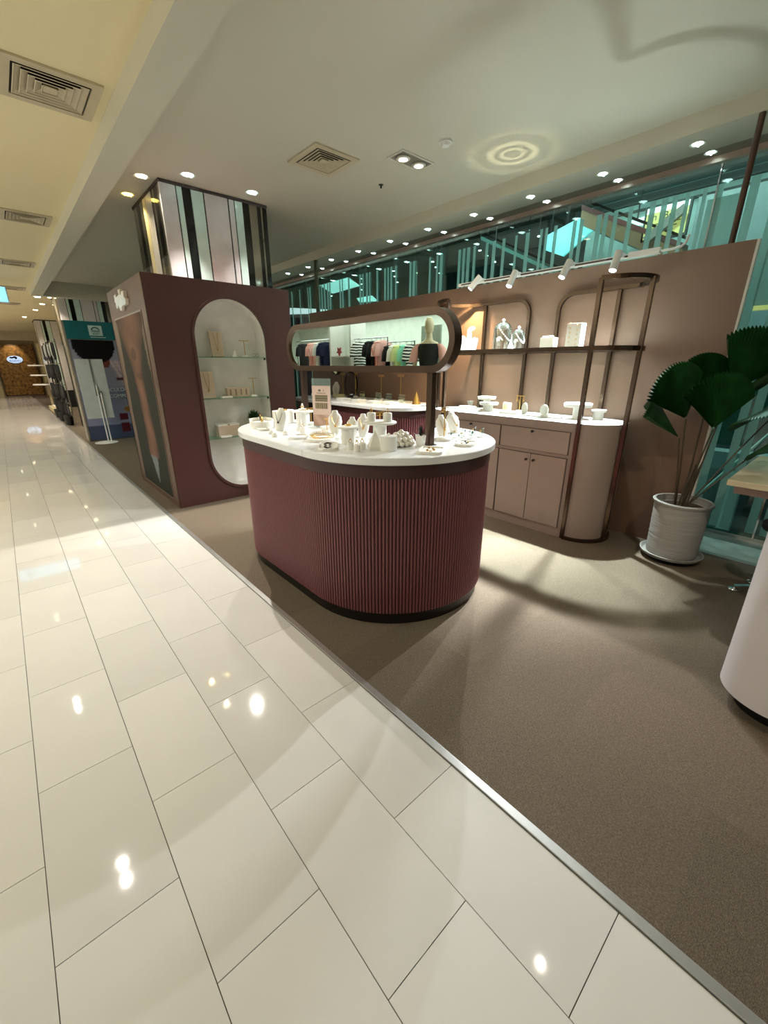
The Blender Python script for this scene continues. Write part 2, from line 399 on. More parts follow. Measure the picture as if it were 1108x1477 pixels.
part('frosted_panel', MB().box(4.656, 4.658, 1.06, 1.27, .05, ZS-.25), M_frost, win)
part('frosted_panel', MB().box(4.656, 4.658, .55, .80, 1.9, ZS-.25), M_frost, win)
part('mullion', MB().box(4.645, 4.66, .355, .367, .03, ZS), M_chrome, win)
part('mullion', MB().box(4.645, 4.66, 1.216, 1.226, .03, ZS), M_chrome, win)

# brown partition wall and its pale raw end
struct('wall_right', MB().box(3.96, 4.0, .745, 6.3, 0, 2.24), M_wall)
struct('trim_8', MB().box(3.958, 4.0, .73, .745, 0, 2.24), M_raw)
# walls that close the hall out of view and the shop across the walkway
struct('wall_back', MB().box(-5, 4.06, -4.2, -4, 0, 3.2), M_white)
struct('wall_left', MB().box(-4.4, -4.3, -4, 16, 0, 2.95), mat('store_wall_paint', (222, 228, 218), rough=.6))
struct('wall_front', MB().box(-5, 4.8, 28.4, 28.6, 0, 3.2), mat('cream_wall', (206, 196, 168), rough=.6))
struct('wall_left', MB().box(-1.62, -1.5, -4, 1.5, 0, 2.95), M_white)
struct('wall_left', MB().box(-1.62, -1.5, 13.2, 28.4, 0, 2.95), mat('cream_wall', (206, 196, 168)))
struct('wall_left', MB().box(-4.4, -1.5, 13.2, 13.3, 0, 2.95), mat('store_wall_paint', (222, 228, 218)))
struct('ceiling', MB().box(-4.3, -1.62, -4, 13.2, 2.70, 2.74), M_ceil)
struct('wall_right', MB().box(4.0, 4.06, 12.5, 28.4, 0, 3.1), mat('cream_wall', (206, 196, 168)))

# ------------------------------------------------------------------ ceiling fittings
def downlight(name, label, loc, mlens, r=.045, power=0, color=NEUT, group=None, angle=120, size=.016, target=None):
    t = thing(name, label, 'ceiling light', loc, 0, group)
    part('trim_ring', MB().lathe([(r*1.05, .001), (r*1.35, -.004), (r*1.4, .001)], n=18), M_trimring, t, smooth=True)
    part('lens', MB().lathe([(r, -.001), (r*.98, .0015)], n=18), mlens, t)
    for k in range(3): part('bulb', MB().ball(((k-1)*r*.55, 0, -.006), r*.26, 8, 4), mlens, t)
    if power:
        l = lamp('SPOT', 'lamp', (0, 0, -.03), power, color, parent=t, angle=angle, size=size, blend=.7)
        if target: l.rotation_euler = (Vector(target)-Vector(loc)).to_track_quat('-Z', 'Y').to_euler()
    return t
names_r = ['nearest the brown post', 'second from the brown post', 'third from the brown post', 'fourth from the brown post', 'fifth from the brown post', 'sixth from the brown post', 'seventh from the brown post', 'eighth from the brown post', 'ninth from the brown post', 'tenth from the brown post']
for k in range(10):
    y = 1.285+.668*k
    downlight('recessed_downlight', 'small cool recessed downlight, inner soffit row, '+names_r[k], (4.19, y, ZS), M_E_cool, .036, 6 if k < 7 else 4, COOL, 'inner row of soffit downlights', angle=130)
    downlight('recessed_downlight', 'small cool recessed downlight beside the glass, outer soffit row, '+names_r[k], (4.455, y-.02, ZS+.012), M_E_cool, .032, 0, COOL, 'outer row of soffit downlights')
# twin fixtures
def twin(label, x, y, z, power, rz=0, group='twin recessed ceiling lights', color=NEUT):
    t = thing('twin_downlight', label, 'ceiling light', (x, y, z), rz, group)
    part('plate', MB().prism_ring(rrect(-.19, .19, -.10, .10, .005, 2), rrect(-.17, .17, -.08, .08, .005, 2), -.006, .001), M_trimring, t)
    part('recess', MB().box(-.17, .17, -.08, .08, -.001, .0005), mat('lamp_recess', (120, 116, 104)), t)
    for s in (-1, 1):
        l = part('lamp_head', MB().lathe([(.056, -.004), (.060, -.016), (.048, -.02)], s*.092, 0, 20), M_trimring, t, smooth=True)
        part('lens', MB().lathe([(.040, -.018), (.038, -.0215)], s*.092, 0, 20), M_E_warm, l)
        if power: lamp('SPOT', 'lamp', (s*.085, 0, -.05), power, color, parent=t, angle=125, size=.018, blend=.8)
    return t
twin('warm twin recessed lights over the fluted island, beside smoke detector', 3.02, 3.07, ZC, 26, color=(1, .84, .64))
twin('warm twin recessed lights above the near tiled walkway', -.15, 3.38, ZW, 38, PI/2, color=(1, .94, .84))
for q, (yy, lb) in enumerate(((.7, 'above the walkway beside the camera'), (6.03, 'above the walkway, second ahead'), (8.8, 'above the walkway, third ahead'), (11.6, 'above the walkway behind the hanging sign'), (15.0, 'far down the walkway, nearest of three'), (19.0, 'far down the walkway, middle of three'), (23.5, 'far down the walkway, farthest of three'))):
    twin('warm twin recessed lights '+lb, -.2, yy, ZW, 32 if yy < 12 else 100, PI/2, color=(1, .94, .84))
downlight('recessed_downlight', 'cool recessed light in front of the striped pillar, left of the pair', (1.69, 4.62, ZC), M_E_cool, .05, 420, NEUT, 'lights round the striped pillar', angle=84, target=(1.5, 3.7, 0))
downlight('recessed_downlight', 'cool recessed light in front of the striped pillar, right of the pair', (2.31, 4.62, ZC), M_E_cool, .05, 200, NEUT, 'lights round the striped pillar', angle=84, target=(2.2, 3.8, 0))
downlight('recessed_downlight', 'white recessed light left of the striped pillar, nearer', (1.38, 4.93, ZC), M_E_warm, .05, 16, WARM, 'lights round the striped pillar')
downlight('recessed_downlight', 'yellow recessed light left of the striped pillar, farther', (1.38, 5.50, ZC), mat_emit('yellow_lamp_lens', (255, 225, 110), 8), .05, 18, (1, .8, .38), 'lights round the striped pillar')
downlight('recessed_downlight', 'recessed ceiling light over the carpet near the white counter', (1.56, -.56, ZC), M_E_warm, .05, 110, WARM, 'lights over the carpet', size=.02, angle=66, target=(3.1, .9, 0))
downlight('recessed_downlight', 'recessed ceiling light over the near end of the fluted island', (2.2, .6, ZC), M_E_warm, .05, 10, NEUT, 'lights over the carpet')
for k, (x, y, lb) in enumerate(((.95, 12.0, 'at the end of the ceiling beam'), (1.25, 12.9, 'beyond the beam over the teal kiosk'), (1.2, 14.4, 'beyond the beam, second'), (1.15, 16.0, 'beyond the beam, third'), (1.0, 18.5, 'far down the hall over the shoes'), (.3, 25.5, 'far down the hall by the wood wall'))):
    downlight('recessed_downlight', 'warm recessed light '+lb, (x, y, ZW-.002 if k else ZB), M_E_warm, .06, 110, WARM, 'far hall lights')
# diffusers (square vents)
def vent(label, x, y, z, s):
    t = thing('air_vent', label, 'air vent', (x, y, z), 0, 'square ceiling air vents')
    mdark = mat('vent_shadow', (40, 34, 28), rough=.9); mv = mat('vent_paint', (188, 176, 148), rough=.5)
    part('backing', MB().box(-s/2+.02, s/2-.02, -s/2+.02, s/2-.02, -.002, .0005), mdark, t)
    part('frame', MB().prism_ring(rrect(-s/2, s/2, -s/2, s/2, .003, 1), rrect(-s/2+.05, s/2-.05, -s/2+.05, s/2-.05, .003, 1), -.012, .001), mv, t)
    h = s/2-.06
    for k in range(5):
        a = h*(1-k*.19); 
        o_ = [(-a, -a), (a, -a), (a, a), (-a, a)]; i_ = [(p[0]*(1-.02/a), p[1]*(1-.02/a)) for p in o_]
        mb = MB(); n = 4
        vs = [(p[0], p[1], -.014) for p in o_]+[(p[0]*(1-.035/a), p[1]*(1-.035/a), -.002) for p in o_]
        vs2 = [(p[0]*(1-.004/a), p[1]*(1-.004/a), -.016) for p in o_]
        mb.add(vs+vs2, [(i, (i+1) % 4, 4+(i+1) % 4, 4+i) for i in range(4)]+[(8+i, 8+(i+1) % 4, (i+1) % 4, i) for i in range(4)])
        part('louvre', mb, mv, t)
    part('centre_plate', MB().box(-.03, .03, -.03, .03, -.014, -.004), mv, t)
vent('square louvred air vent in the shop ceiling above the island', 2.46, 3.56, ZC, .44)
vent('square louvred air vent in the walkway ceiling, nearest', .565, 3.47, ZW, .45)
vent('square louvred air vent in the walkway ceiling, second', .565, 6.32, ZW, .43)
vent('square louvred air vent in the walkway ceiling, third', .565, 9.05, ZW, .43)
vent('square louvred air vent in the walkway ceiling, fourth', .565, 11.9, ZW, .43)
vent('square louvred air vent in the walkway ceiling, fifth and farthest', .565, 14.8, ZW, .43)
t = thing('smoke_detector', 'round white smoke detector on the shop ceiling', 'smoke detector', (3.0, 2.67, ZC))
part('base', MB().lathe([(.05, -.012), (.052, .001)], n=24), M_white, t, smooth=True)
part('sensor_dome', MB().lathe([(.001, -.034), (.028, -.032), (.036, -.024), (.038, -.012)], n=20), M_white, t, smooth=True)
t = thing('sprinkler', 'small dark sprinkler head in the shop ceiling near the twin lights', 'sprinkler', (3.16, 3.62, ZC))
part('collar', MB().lathe([(.022, -.004), (.024, .001)], n=14), M_dkknob, t); part('nozzle', MB().lathe([(.004, -.03), (.009, -.028), (.006, -.004)], n=10), M_dkknob, t)
for q, (x, y, lb) in enumerate(((1.03+.05, 2.52, 'near'), (1.08, 9.6, 'far'))):
    t = thing('sprinkler', 'tiny dark sprinkler beside the long ceiling beam, %s one' % lb, 'sprinkler', (x+.05, y, ZC))
    part('nozzle', MB().lathe([(.004, -.03), (.012, -.026), (.008, .001)], n=10), M_dkknob, t)
# hanging direction sign
t = thing('hanging_sign', 'blue lit restroom direction sign hanging from walkway ceiling', 'sign', (-.1, 10.6, 2.5))
part('lightbox', MB().box(-.52, .52, -.04, .04, 0, .26), mat('sign_case', (190, 196, 200), rough=.4), t, bevel=.006)
f_ = part('face', MB().box(-.505, .505, -.045, -.04, .012, .248), M_E_sign, t)
part('hanger', MB().box(-.4, -.385, -.005, .005, .26, .414), M_chrome, t); part('hanger', MB().box(.385, .4, -.005, .005, .26, .414), M_chrome, t)
M_sg = mat('sign_dark_blue', (30, 90, 130))
ar = MB().prism([(-.42, .13), (-.34, .2), (-.34, .15), (-.24, .15), (-.24, .11), (-.34, .11), (-.34, .06)], 0, .002, Matrix.Rotation(PI/2, 4, 'X')); part('arrow', ar, M_sg, t, (0, -.046, 0))
for k, cx in enumerate((0.18, .36)):
    m_ = MB().lathe([(.001, .17), (.025, .18), (.03, .2), (.02, .225), (.001, .23)], cx, 0, 10, sy=.08)
    m_.prism([(cx-.045, .05), (cx+.045, .05), (cx+.03, .155), (cx-.03, .155)] if k else [(cx-.03, .05), (cx+.03, .05), (cx+.035, .155), (cx-.035, .155)], -.002, .002, Matrix.Rotation(PI/2, 4, 'X'))
    part('person_symbol', m_, M_E_white, t, (0, -.048, 0))

# ------------------------------------------------------------------ striped pillars
PW = [(1.502, 1.641, 'w'), (1.653, 1.70, 'g'), (1.704, 1.777, 'b'), (1.787, 1.90, 'g'), (1.914, 2.146, 'w'), (2.161, 2.213, 'w'), (2.224, 2.304, 'g'), (2.304, 2.376, 'b'), (2.38, 2.466, 'm'), (2.466, 2.505, 'b'), (2.51, 2.528, 'm'), (2.53, 2.58, 'b')]
LW = [(4.87, 4.887, 'w'), (4.895, 4.943, 'm'), (4.95, 5.042, 'b'), (5.05, 5.115, 'm'), (5.12, 5.16, 'b'), (5.17, 5.355, 'w'), (5.365, 5.478, 'y'), (5.49, 5.60, 'm'), (5.61, 5.71, 'b'), (5.72, 5.86, 'm')]
MP = {'w': mat('pillar_pale_panel', (206, 202, 204), rough=.35), 'g': mat('pillar_backpainted_glass', (198, 222, 216), rough=.12), 'b': M_blackgl, 'm': mat('pillar_grey_mirror', (150, 146, 136), rough=.06, metal=.9), 'y': mat('pillar_cream_panel', (222, 212, 180), rough=.25)}
def pillar(dx, dy, label, z0=2.0, ZC=ZC):
    t = thing('striped_pillar', label, 'pillar', (dx, dy, 0), 0, 'striped mirror pillars')
    part('core', MB().box(1.512, 2.57, 4.87, 5.87, 0, ZC-.005), mat('pillar_core', (30, 30, 30), rough=.4), t)
    for a, b, k in PW: part('panel', MB().box(a, b, 4.86, 4.871, z0, ZC-.03), MP[k], t)
    for a, b, k in LW: part('panel', MB().box(1.50, 1.513, a, b, z0, ZC-.03), MP[k], t)
    for a, b, k in PW[::2]: part('panel', MB().box(4.082-b, 4.082-a, 5.869, 5.88, z0, ZC-.03), MP[k], t)
    for a, b, k in LW[::2]: part('panel', MB().box(2.569, 2.58, a, b, z0, ZC-.03), MP[k], t)
    part('cornice', MB().box(1.495, 2.585, 4.855, 5.885, ZC-.03, ZC-.004), M_gap, t)
pillar(0, 0, 'striped black, white and mirror pillar rising behind the brown kiosk')
pillar(-.22, 7.24, 'striped black and white pillar rising above the teal kiosk', 1.9, ZW)
pillar(-.22, 14.44, 'striped pillar farthest down the hall above the stocking racks', .6, ZW)

# ------------------------------------------------------------------ brown kiosk
KX0, KX1, KY0, KY1, KH = 1.14, 2.62, 4.581, 6.2, 2.24
t = thing('display_kiosk', 'tall cocoa brown kiosk wrapped round the pillar with arched niche', 'display kiosk', (0, 0, 0))
_h = rrect(1.53, 2.29, .13, 2.09, .379, 12); hole = []
for i, p in enumerate(_h):
    q = _h[(i+1) % len(_h)]; hole.append(p)
    if abs(p[1]-q[1]) > .5:
        for k in range(1, 13): hole.append((p[0], p[1]+(q[1]-p[1])*k/13))
def perim_pts(hole, x0, x1, z0, z1):
    cx = (1.53+2.29)/2; cz = (.13+2.09)/2; out = []
    for x, z in hole:
        dx, dz = x-cx, z-cz; k = min(((x1-cx) if dx > 0 else (cx-x0))/max(abs(dx), 1e-9), ((z1-cz) if dz > 0 else (cz-z0))/max(abs(dz), 1e-9))
        out.append((cx+dx*k, cz+dz*k))
    return out
RX = Matrix.Rotation(PI/2, 4, 'X')     # (x,y,z)->(x,-z,y): prism z becomes -y
outer = perim_pts(hole, KX0+.0, KX1, 0, KH)
front = MB().prism_ring(outer, hole, -KY0-.02, -KY0, RX)
# corner fillers
def corner_fill(mb, cxn, czn):
    # triangle between the corner and the neighbouring projected points
    best = sorted(range(len(outer)), key=lambda i: math.hypot(outer[i][0]-cxn, outer[i][1]-czn))
    on_x = [i for i in best if abs(outer[i][0]-cxn) < 1e-6][0]; on_z = [i for i in best if abs(outer[i][1]-czn) < 1e-6][0]
    a, b = outer[on_x], outer[on_z]
    if a != b: mb.prism([(cxn, czn), a, b], -KY0-.02, -KY0, RX)
for cxn in (KX0, KX1):
    for czn in (0, KH): corner_fill(front, cxn, czn)
part('front_panel', front, M_kiosk, t)
part('side_panel', MB().box(KX0, KX0+.03, KY0+.001, KY1, 0, KH), mat('cocoa_laminate_lit_side', (90, 64, 52), rough=.45, var=.03), t)  # left side: kiosk brown made lighter, its brighter lighting put into the colour
part('side_panel', MB().box(KX1-.03, KX1, KY0+.001, KY1, 0, KH), M_kiosk, t)
part('rear_panel', MB().box(KX0, KX1, KY1-.03, KY1, 0, KH), M_kiosk, t)
part('top_panel', MB().prism_ring([(KX0+.031, KY0+.021), (KX1-.031, KY0+.021), (KX1-.031, KY1-.031), (KX0+.031, KY1-.031)], [(1.49, 4.85), (2.6, 4.85), (2.6, 5.9), (1.49, 5.9)], KH-.03, KH-.001), M_kiosk, t)
ND = .235
nic = MB(); n = len(hole)
nic.add([(p[0], KY0+.018, p[1]) for p in hole]+[(p[0], KY0+ND, p[1]) for p in hole], [(i, (i+1) % n, n+(i+1) % n, n+i) for i in range(n)])
part('niche_lining', nic, mat('niche_white', (232, 230, 226), rough=.5), t, smooth=True)
part('niche_back', MB().prism(hole, -KY0-ND-.004, -KY0-ND, RX), mat('niche_white', (232, 230, 226)), t)
tr = MB().prism_ring(rrect(1.53-.022, 2.29+.022, .13-.022, 2.09+.022, .40, 12), rrect(1.532, 2.288, .132, 2.088, .377, 12), -KY0-.01, -KY0+.018, RX)
part('arch_trim', tr, M_kiosk, t)
for z in (1.535, 1.115, .695): part('glass_shelf', MB().box(1.532, 2.288, KY0+.02, KY0+ND-.002, z-.008, z), M_shelfgl, t)
for z in (1.527, 1.107, .687):
    for x in (1.54, 2.28): part('shelf_clip', MB().box(x-.008, x+.008, KY0+.03, KY0+.045, z-.02, z), M_dkknob, t)
def kiosk_photo(u, v):      # bare arms hanging down in front of dark olive cloth
    k = .5+.5*math.sin(u*38+v*6+2*math.sin(v*5)); base = tuple(b*(.82+.18*k) for b in (32+8*v, 34+7*v, 26+6*v))
    c = .56+.03*math.sin(v*6); wd = .17+.02*math.sin(v*9)
    if v > .72: wd = .17+(v-.72)*1.25
    d = abs(u-c)/wd
    if v > .20 and d < 1:
        sh = 1-.38*d*d-.10*(.5+.5*math.sin(v*31+u*9))
        if ((u-.5)/.10)**2+((v-.80)/.035)**2 < 1: sh *= .72
        if ((u-.6)/.12)**2+((v-.68)/.02)**2 < 1: sh *= .8
        return (122*sh, 86*sh, 70*sh)
    if v <= .22 and v > .04 and abs(u-(.56+.25*(.22-v))) < .13*(v-.03)/.19: return (112, 116, 120)
    if v > .5 and u < .03+.14*max(0, v-.6): return (110, 96, 82)
    if v > .72 and u > .97-.2*(v-.72): return (110, 96, 84)
    return base
print_panel('photo_print', 1.2, 1.86, 60, 90, kiosk_photo, t, (KX0-.006, 5.98, .075), ROT_NEGX)
part('photo_frame', MB().box(KX0-.005, KX0-.001, 4.765, 5.995, .06, 1.95), mat('pale_print_edge', (112, 90, 74), rough=.3), t)
em = [(0, .02), (.03, .02), (.03, -.1), (.09, -.1), (.11, -.06), (.14, -.1), (.16, -.17), (.21, -.17), (.23, -.10), (.38, -.10), (.40, .0), (.36, .04), (.38, .15), (.30, .15), (.28, .11), (.24, .11), (.27, .21), (.19, .21), (.19, .12), (.08, .10), (.09, .16), (.0, .15), (.02, .10)]
part('white_emblem', MB().prism([(-(p[0]-.2)*1.25, p[1]*.50) for p in em], 0, .03, Matrix.Rotation(-PI/2, 4, 'Z') @ Matrix.Rotation(PI/2, 4, 'X') @ Matrix.Scale(-1, 4, (1, 0, 0))), mat('ivory_acrylic_letters', (226, 218, 204), rough=.25), t, (KX0-.001, 5.42, 2.08))
# things on the kiosk shelves
def board(label, x, y, z, w_, h_, m=M_beige, lean=.12, gems=2):
    t = thing('necklace_board', label, 'jewelry stand', (x, y, z), 0, 'niche displays')
    a = part('board', MB().box(-w_/2, w_/2, -.012, .012, 0, h_), m, t, rot=(-lean, 0, 0), bevel=.003)
    part('chain', MB().sweep([(-w_*.18, -.016, h_*.95), (-w_*.1, -.016, h_*.5), (0, -.016, h_*.3), (w_*.1, -.016, h_*.5), (w_*.18, -.016, h_*.95)], .003, .003, up=(0, 1, 0)), M_gold, a)
    part('pendant', MB().ball((0, -.02, h_*.28), .009, 8, 5), M_gold, a)
def tstand(label, x, y, z, h=.16, w_=.10, m=M_gold, base=M_whitejew, grp='T bar earring stands', ear=True, rz=0, r=.035):
    t = thing('earring_stand', label, 'earring stand', (x, y, z), rz, grp)
    part('base', MB().lathe([(r, 0), (r, .012), (r*.8, .02), (.004, .022)], n=18), base, t, smooth=True)
    part('pole', MB().cyl((0, 0, .018), (0, 0, h), .0035, 8), m, t)
    part('crossbar', MB().box(-w_/2, w_/2, -.005, .005, h-.006, h), m, t)
    if ear:
        for s in (-.42, -.2, .2, .42): part('earring', MB().torus((s*w_, 0, h-.018), .009, .0018, 'Y', 10, 5), m, t)
    return t
KY = KY0+.11
board('tall beige necklace board on the top glass shelf of the niche', 1.80, KY+.03, 1.536, .13, .25)
t = thing('display_cone', 'small white ring cone on the top niche shelf', 'ring cone', (1.965, KY-.02, 1.536)); part('cone', MB().lathe([(.035, 0), (.004, .065), (.0001, .068)], n=16), M_whitejew, t, smooth=True)
tstand('thin T stand with round white base on top niche shelf', 2.08, KY-.02, 1.536, .17, .11, ear=False)
t = thing('earring_clips', 'tiny pair of earrings standing on the top niche shelf', 'earrings', (2.2, KY-.03, 1.536)); 
for s in (-.02, .02): part('earring', MB().torus((s, 0, .022), .016, .002, 'Y', 12, 5), M_chrome, t)
board('tallest beige necklace board on the middle niche shelf, left', 1.64, KY, 1.116, .14, .27)
t = thing('ring_block', 'long beige velvet ring block on the middle niche shelf', 'ring display', (1.97, KY+.03, 1.116)); part('block', MB().box(-.13, .13, -.03, .03, 0, .10), M_beige, t, bevel=.006)
for s in range(4): part('slot', MB().box(-.1+s*.06, -.085+s*.06, -.032, -.029, .02, .085), mat('slot_shadow', (150, 132, 112)), t)
tstand('thin T stand with oval white base on middle niche shelf', 2.13, KY-.04, 1.116, .20, .10, ear=False)
t = thing('flat_tray', 'flat white tray at the left of the middle niche shelf', 'tray', (1.80, KY-.06, 1.116)); part('tray', MB().prism(rrect(-.06, .06, -.03, .03, .01, 3), 0, .018), M_whitejew, t)
t = thing('box_riser', 'clear box riser with white lids on the lowest niche shelf', 'display box', (1.80, KY+.02, .696)); part('box', MB().box(-.12, .12, -.05, .05, 0, .12), M_beige, t); part('lid', MB().box(-.12, -.01, -.052, .052, .12, .135), M_whitejew, t); part('lid', MB().box(.01, .12, -.052, .052, .12, .135), M_whitejew, t)
t = thing('flat_tray', 'flat white tray in front of the box riser on lowest shelf', 'tray', (1.74, KY-.07, .696)); part('tray', MB().prism(rrect(-.06, .06, -.02, .02, .008, 3), 0, .02), M_whitejew, t)
def bush(name, label, x, y, z, r, h, pot_r, pot_h, n=60, pm=M_whitejew, lm=None, spiky=False):
    t = thing(name, label, 'potted plant', (x, y, z))
    pt = part('pot', MB().lathe([(pot_r*.78, 0), (pot_r, pot_h), (pot_r*.88, pot_h), (pot_r*.8, pot_h*.85)], n=20), pm, t, smooth=True)
    part('soil', MB().lathe([(pot_r*.82, pot_h*.84), (pot_r*.8, pot_h*.86)], n=14), M_soil, t)
    lm = lm or mat('dark_green_foliage', (26, 66, 30), rough=.5, var=.3)
    lv = MB()
    for k in range(n):
        a = random.random()*2*PI; e = random.uniform(.15, 1.0)*PI/2; L_ = r*random.uniform(.7, 1.05)
        d = Vector((math.cos(a)*math.cos(e), math.sin(a)*math.cos(e), math.sin(e)*h/r)); b = Vector((0, 0, pot_h*.85)); p = b+d*L_
        s = d.cross(Vector((0, 0, 1))); s = (s.normalized() if s.length > .01 else Vector((1, 0, 0)))*r*(.07 if spiky else .12)
        m_ = b+d*L_*.5; lv.add([b, m_+s, p, m_-s], [(0, 1, 2), (0, 2, 3)])
    part('foliage', lv, lm, t, kind='stuff')
bush('potted_bush', 'small bushy dark green plant on the lowest niche shelf', 2.12, KY, .696, .11, .13, .05, .17, 220)

# ------------------------------------------------------------------ fluted islands
def inset_poly(pts, d):
    """offset a closed counter-clockwise outline inwards by d"""
    n = len(pts); out = []
    for i in range(n):
        a, p, b = pts[i-1], pts[i], pts[(i+1) % n]
        def nrm(u, v):
            dx, dy = v[0]-u[0], v[1]-u[1]; l = math.hypot(dx, dy) or 1; return (-dy/l, dx/l)
        n1, n2 = nrm(a, p), nrm(p, b); mx, my = n1[0]+n2[0], n1[1]+n2[1]; l2 = (mx*mx+my*my)/2 or 1
        out.append((p[0]+d*mx/l2, p[1]+d*my/l2))
    return out
def island(label, tp, ztop, pitch=.0195, inset=.028):
    t = thing('display_island', label, 'display counter', (0, 0, 0), 0)
    part('plinth', MB().prism(inset_poly(tp, inset+.022), .002, .085), M_plinth, t, smooth=True)
    bi = inset_poly(tp, inset+.008)
    part('body', MB().prism(bi, .08, ztop-.04), M_slatback, t, smooth=True)
    part('band', MB().prism_ring(inset_poly(tp, inset-.003), inset_poly(tp, inset+.01), ztop-.115, ztop-.041), M_band, t, smooth=True)
    hw = pitch*.37; pr = [(hw*math.cos(a), -hw*math.sin(a)*.95) for a in [PI*k/6 for k in range(7)]]+[(-hw, .004), (hw, .004)]
    me = MB().prism(pr, .082, ztop-.116).mesh('slat', M_slat, smooth=True)
    for x, y, a in resample(bi, pitch): link('slat', me, t, (x, y, 0), (0, 0, a))
    tpi = inset_poly(tp, .004); vs = MB()
    vs.loft([[(p[0], p[1], ztop-.040) for p in tpi], [(p[0], p[1], ztop-.036) for p in tp], [(p[0], p[1], ztop-.004) for p in tp], [(p[0], p[1], ztop) for p in tpi]])
    part('worktop', vs, M_top, t, smooth=True)
    return t
def arc(cx, cy, r, a0, a1, n): return [(cx+r*math.cos(a0+(a1-a0)*k/n), cy+r*math.sin(a0+(a1-a0)*k/n)) for k in range(n+1)]
NX = 1.832      # straight rear edge under the mirror
lower = arc(1.825, 2.0, .665, PI, 2*PI+.05, 56)                      # near round end, counter-clockwise
back_ = [(2.47, 2.09), (2.40, 2.105), (2.28, 2.06), (2.12, 1.95), (1.98, 1.84), (1.90, 1.775), (1.86, 1.76), (NX+.008, 1.775), (NX, 1.80)]
far_ = [(NX, 3.30), (NX-.008, 3.345), (NX-.03, 3.36)]+arc(1.79, 2.735, .63, PI/2, PI, 26)
ISL = lower+back_+far_
isl = island('large plum fluted island with white stone top and mirror', ISL, 1.01)
part('seam', MB().box(1.1592, NX-.01, 1.999, 2.001, .972, 1.0104), mat('stone_seam', (176, 172, 160), rough=.5), isl)
island('smaller plum fluted counter with white top against the back wall', rrect(3.115, 3.95, 3.25, 5.75, .4, 24), 1.01, .026)

# mirror on two posts, standing on the island
t = thing('mirror_stand', 'long rounded bronze framed mirror on two posts on the island', 'mirror', (0, 0, 0))
MX = 1.80; RYZ = Matrix(((0, 0, 1, 0), (1, 0, 0, 0), (0, 1, 0, 0), (0, 0, 0, 1)))       # (a,b,c)->(c,a,b)
out = rrect(1.462, 3.185, 1.41, 1.740, .1649, 14); inn = rrect(1.50, 3.147, 1.448, 1.702, .1269, 14)
part('frame', MB().prism_ring(out, inn, MX-.03, MX+.03, RYZ), M_bronze2, t, smooth=True)
part('mirror_glass', MB().prism(inn, MX-.016, MX-.010, RYZ), M_mirror, t)
part('rear_panel', MB().prism(inn, MX-.009, MX+.012, RYZ), M_bronze2, t)
for y in (1.635, 3.0):
    part('post', MB().box(MX-.019, MX+.019, y-.020, y+.020, 1.010, 1.41), M_bronze2, t, bevel=.002)
    part('foot_plate', MB().box(MX-.028, MX+.028, y-.03, y+.03, 1.0101, 1.014), M_bronze2, t)

# ------------------------------------------------------------------ mauve cabinet with bronze rack
t = thing('storage_cabinet', 'mauve grey cabinet with rounded ends, drawers and doors', 'cabinet', (0, 0, 0))
CX0, CX1, CY0, CY1, CT = 3.42, 3.955, 1.235, 3.17, 1.005
bod = rrect(CX0, CX1, CY0, CY1, .245, 14)
part('body', MB().prism(bod, .0, CT-.003), M_cab, t, smooth=True)
part('top', MB().prism(rrect(CX0-.002, CX1, CY0-.002, CY1+.002, .247, 14), CT-.004, CT), M_top, t, smooth=True)
def front_piece(nm, y0, y1, z0, z1, knobs):
    part('gap', MB().box(CX0-.0015, CX0+.002, y0-.005, y1+.005, z0-.005, z1+.005), M_gap, t)
    p = part(nm, MB().box(CX0-.014, CX0, y0, y1, z0, z1), M_cab, t, bevel=.0015)
    for ky, kz in knobs: part('knob', MB().cyl((CX0-.014, ky, kz), (CX0-.034, ky, kz), .009, 12, .012), M_dkknob, p, smooth=True)
for y0 in (1.545, 2.21):
    front_piece('drawer', y0, y0+.65, .742, .925, [(y0+.33, .905)])
    front_piece('door', y0, y0+.322, .09, .705, [(y0+.29, .652)])
    front_piece('door', y0+.328, y0+.65, .09, .705, [(y0+.36, .652)])
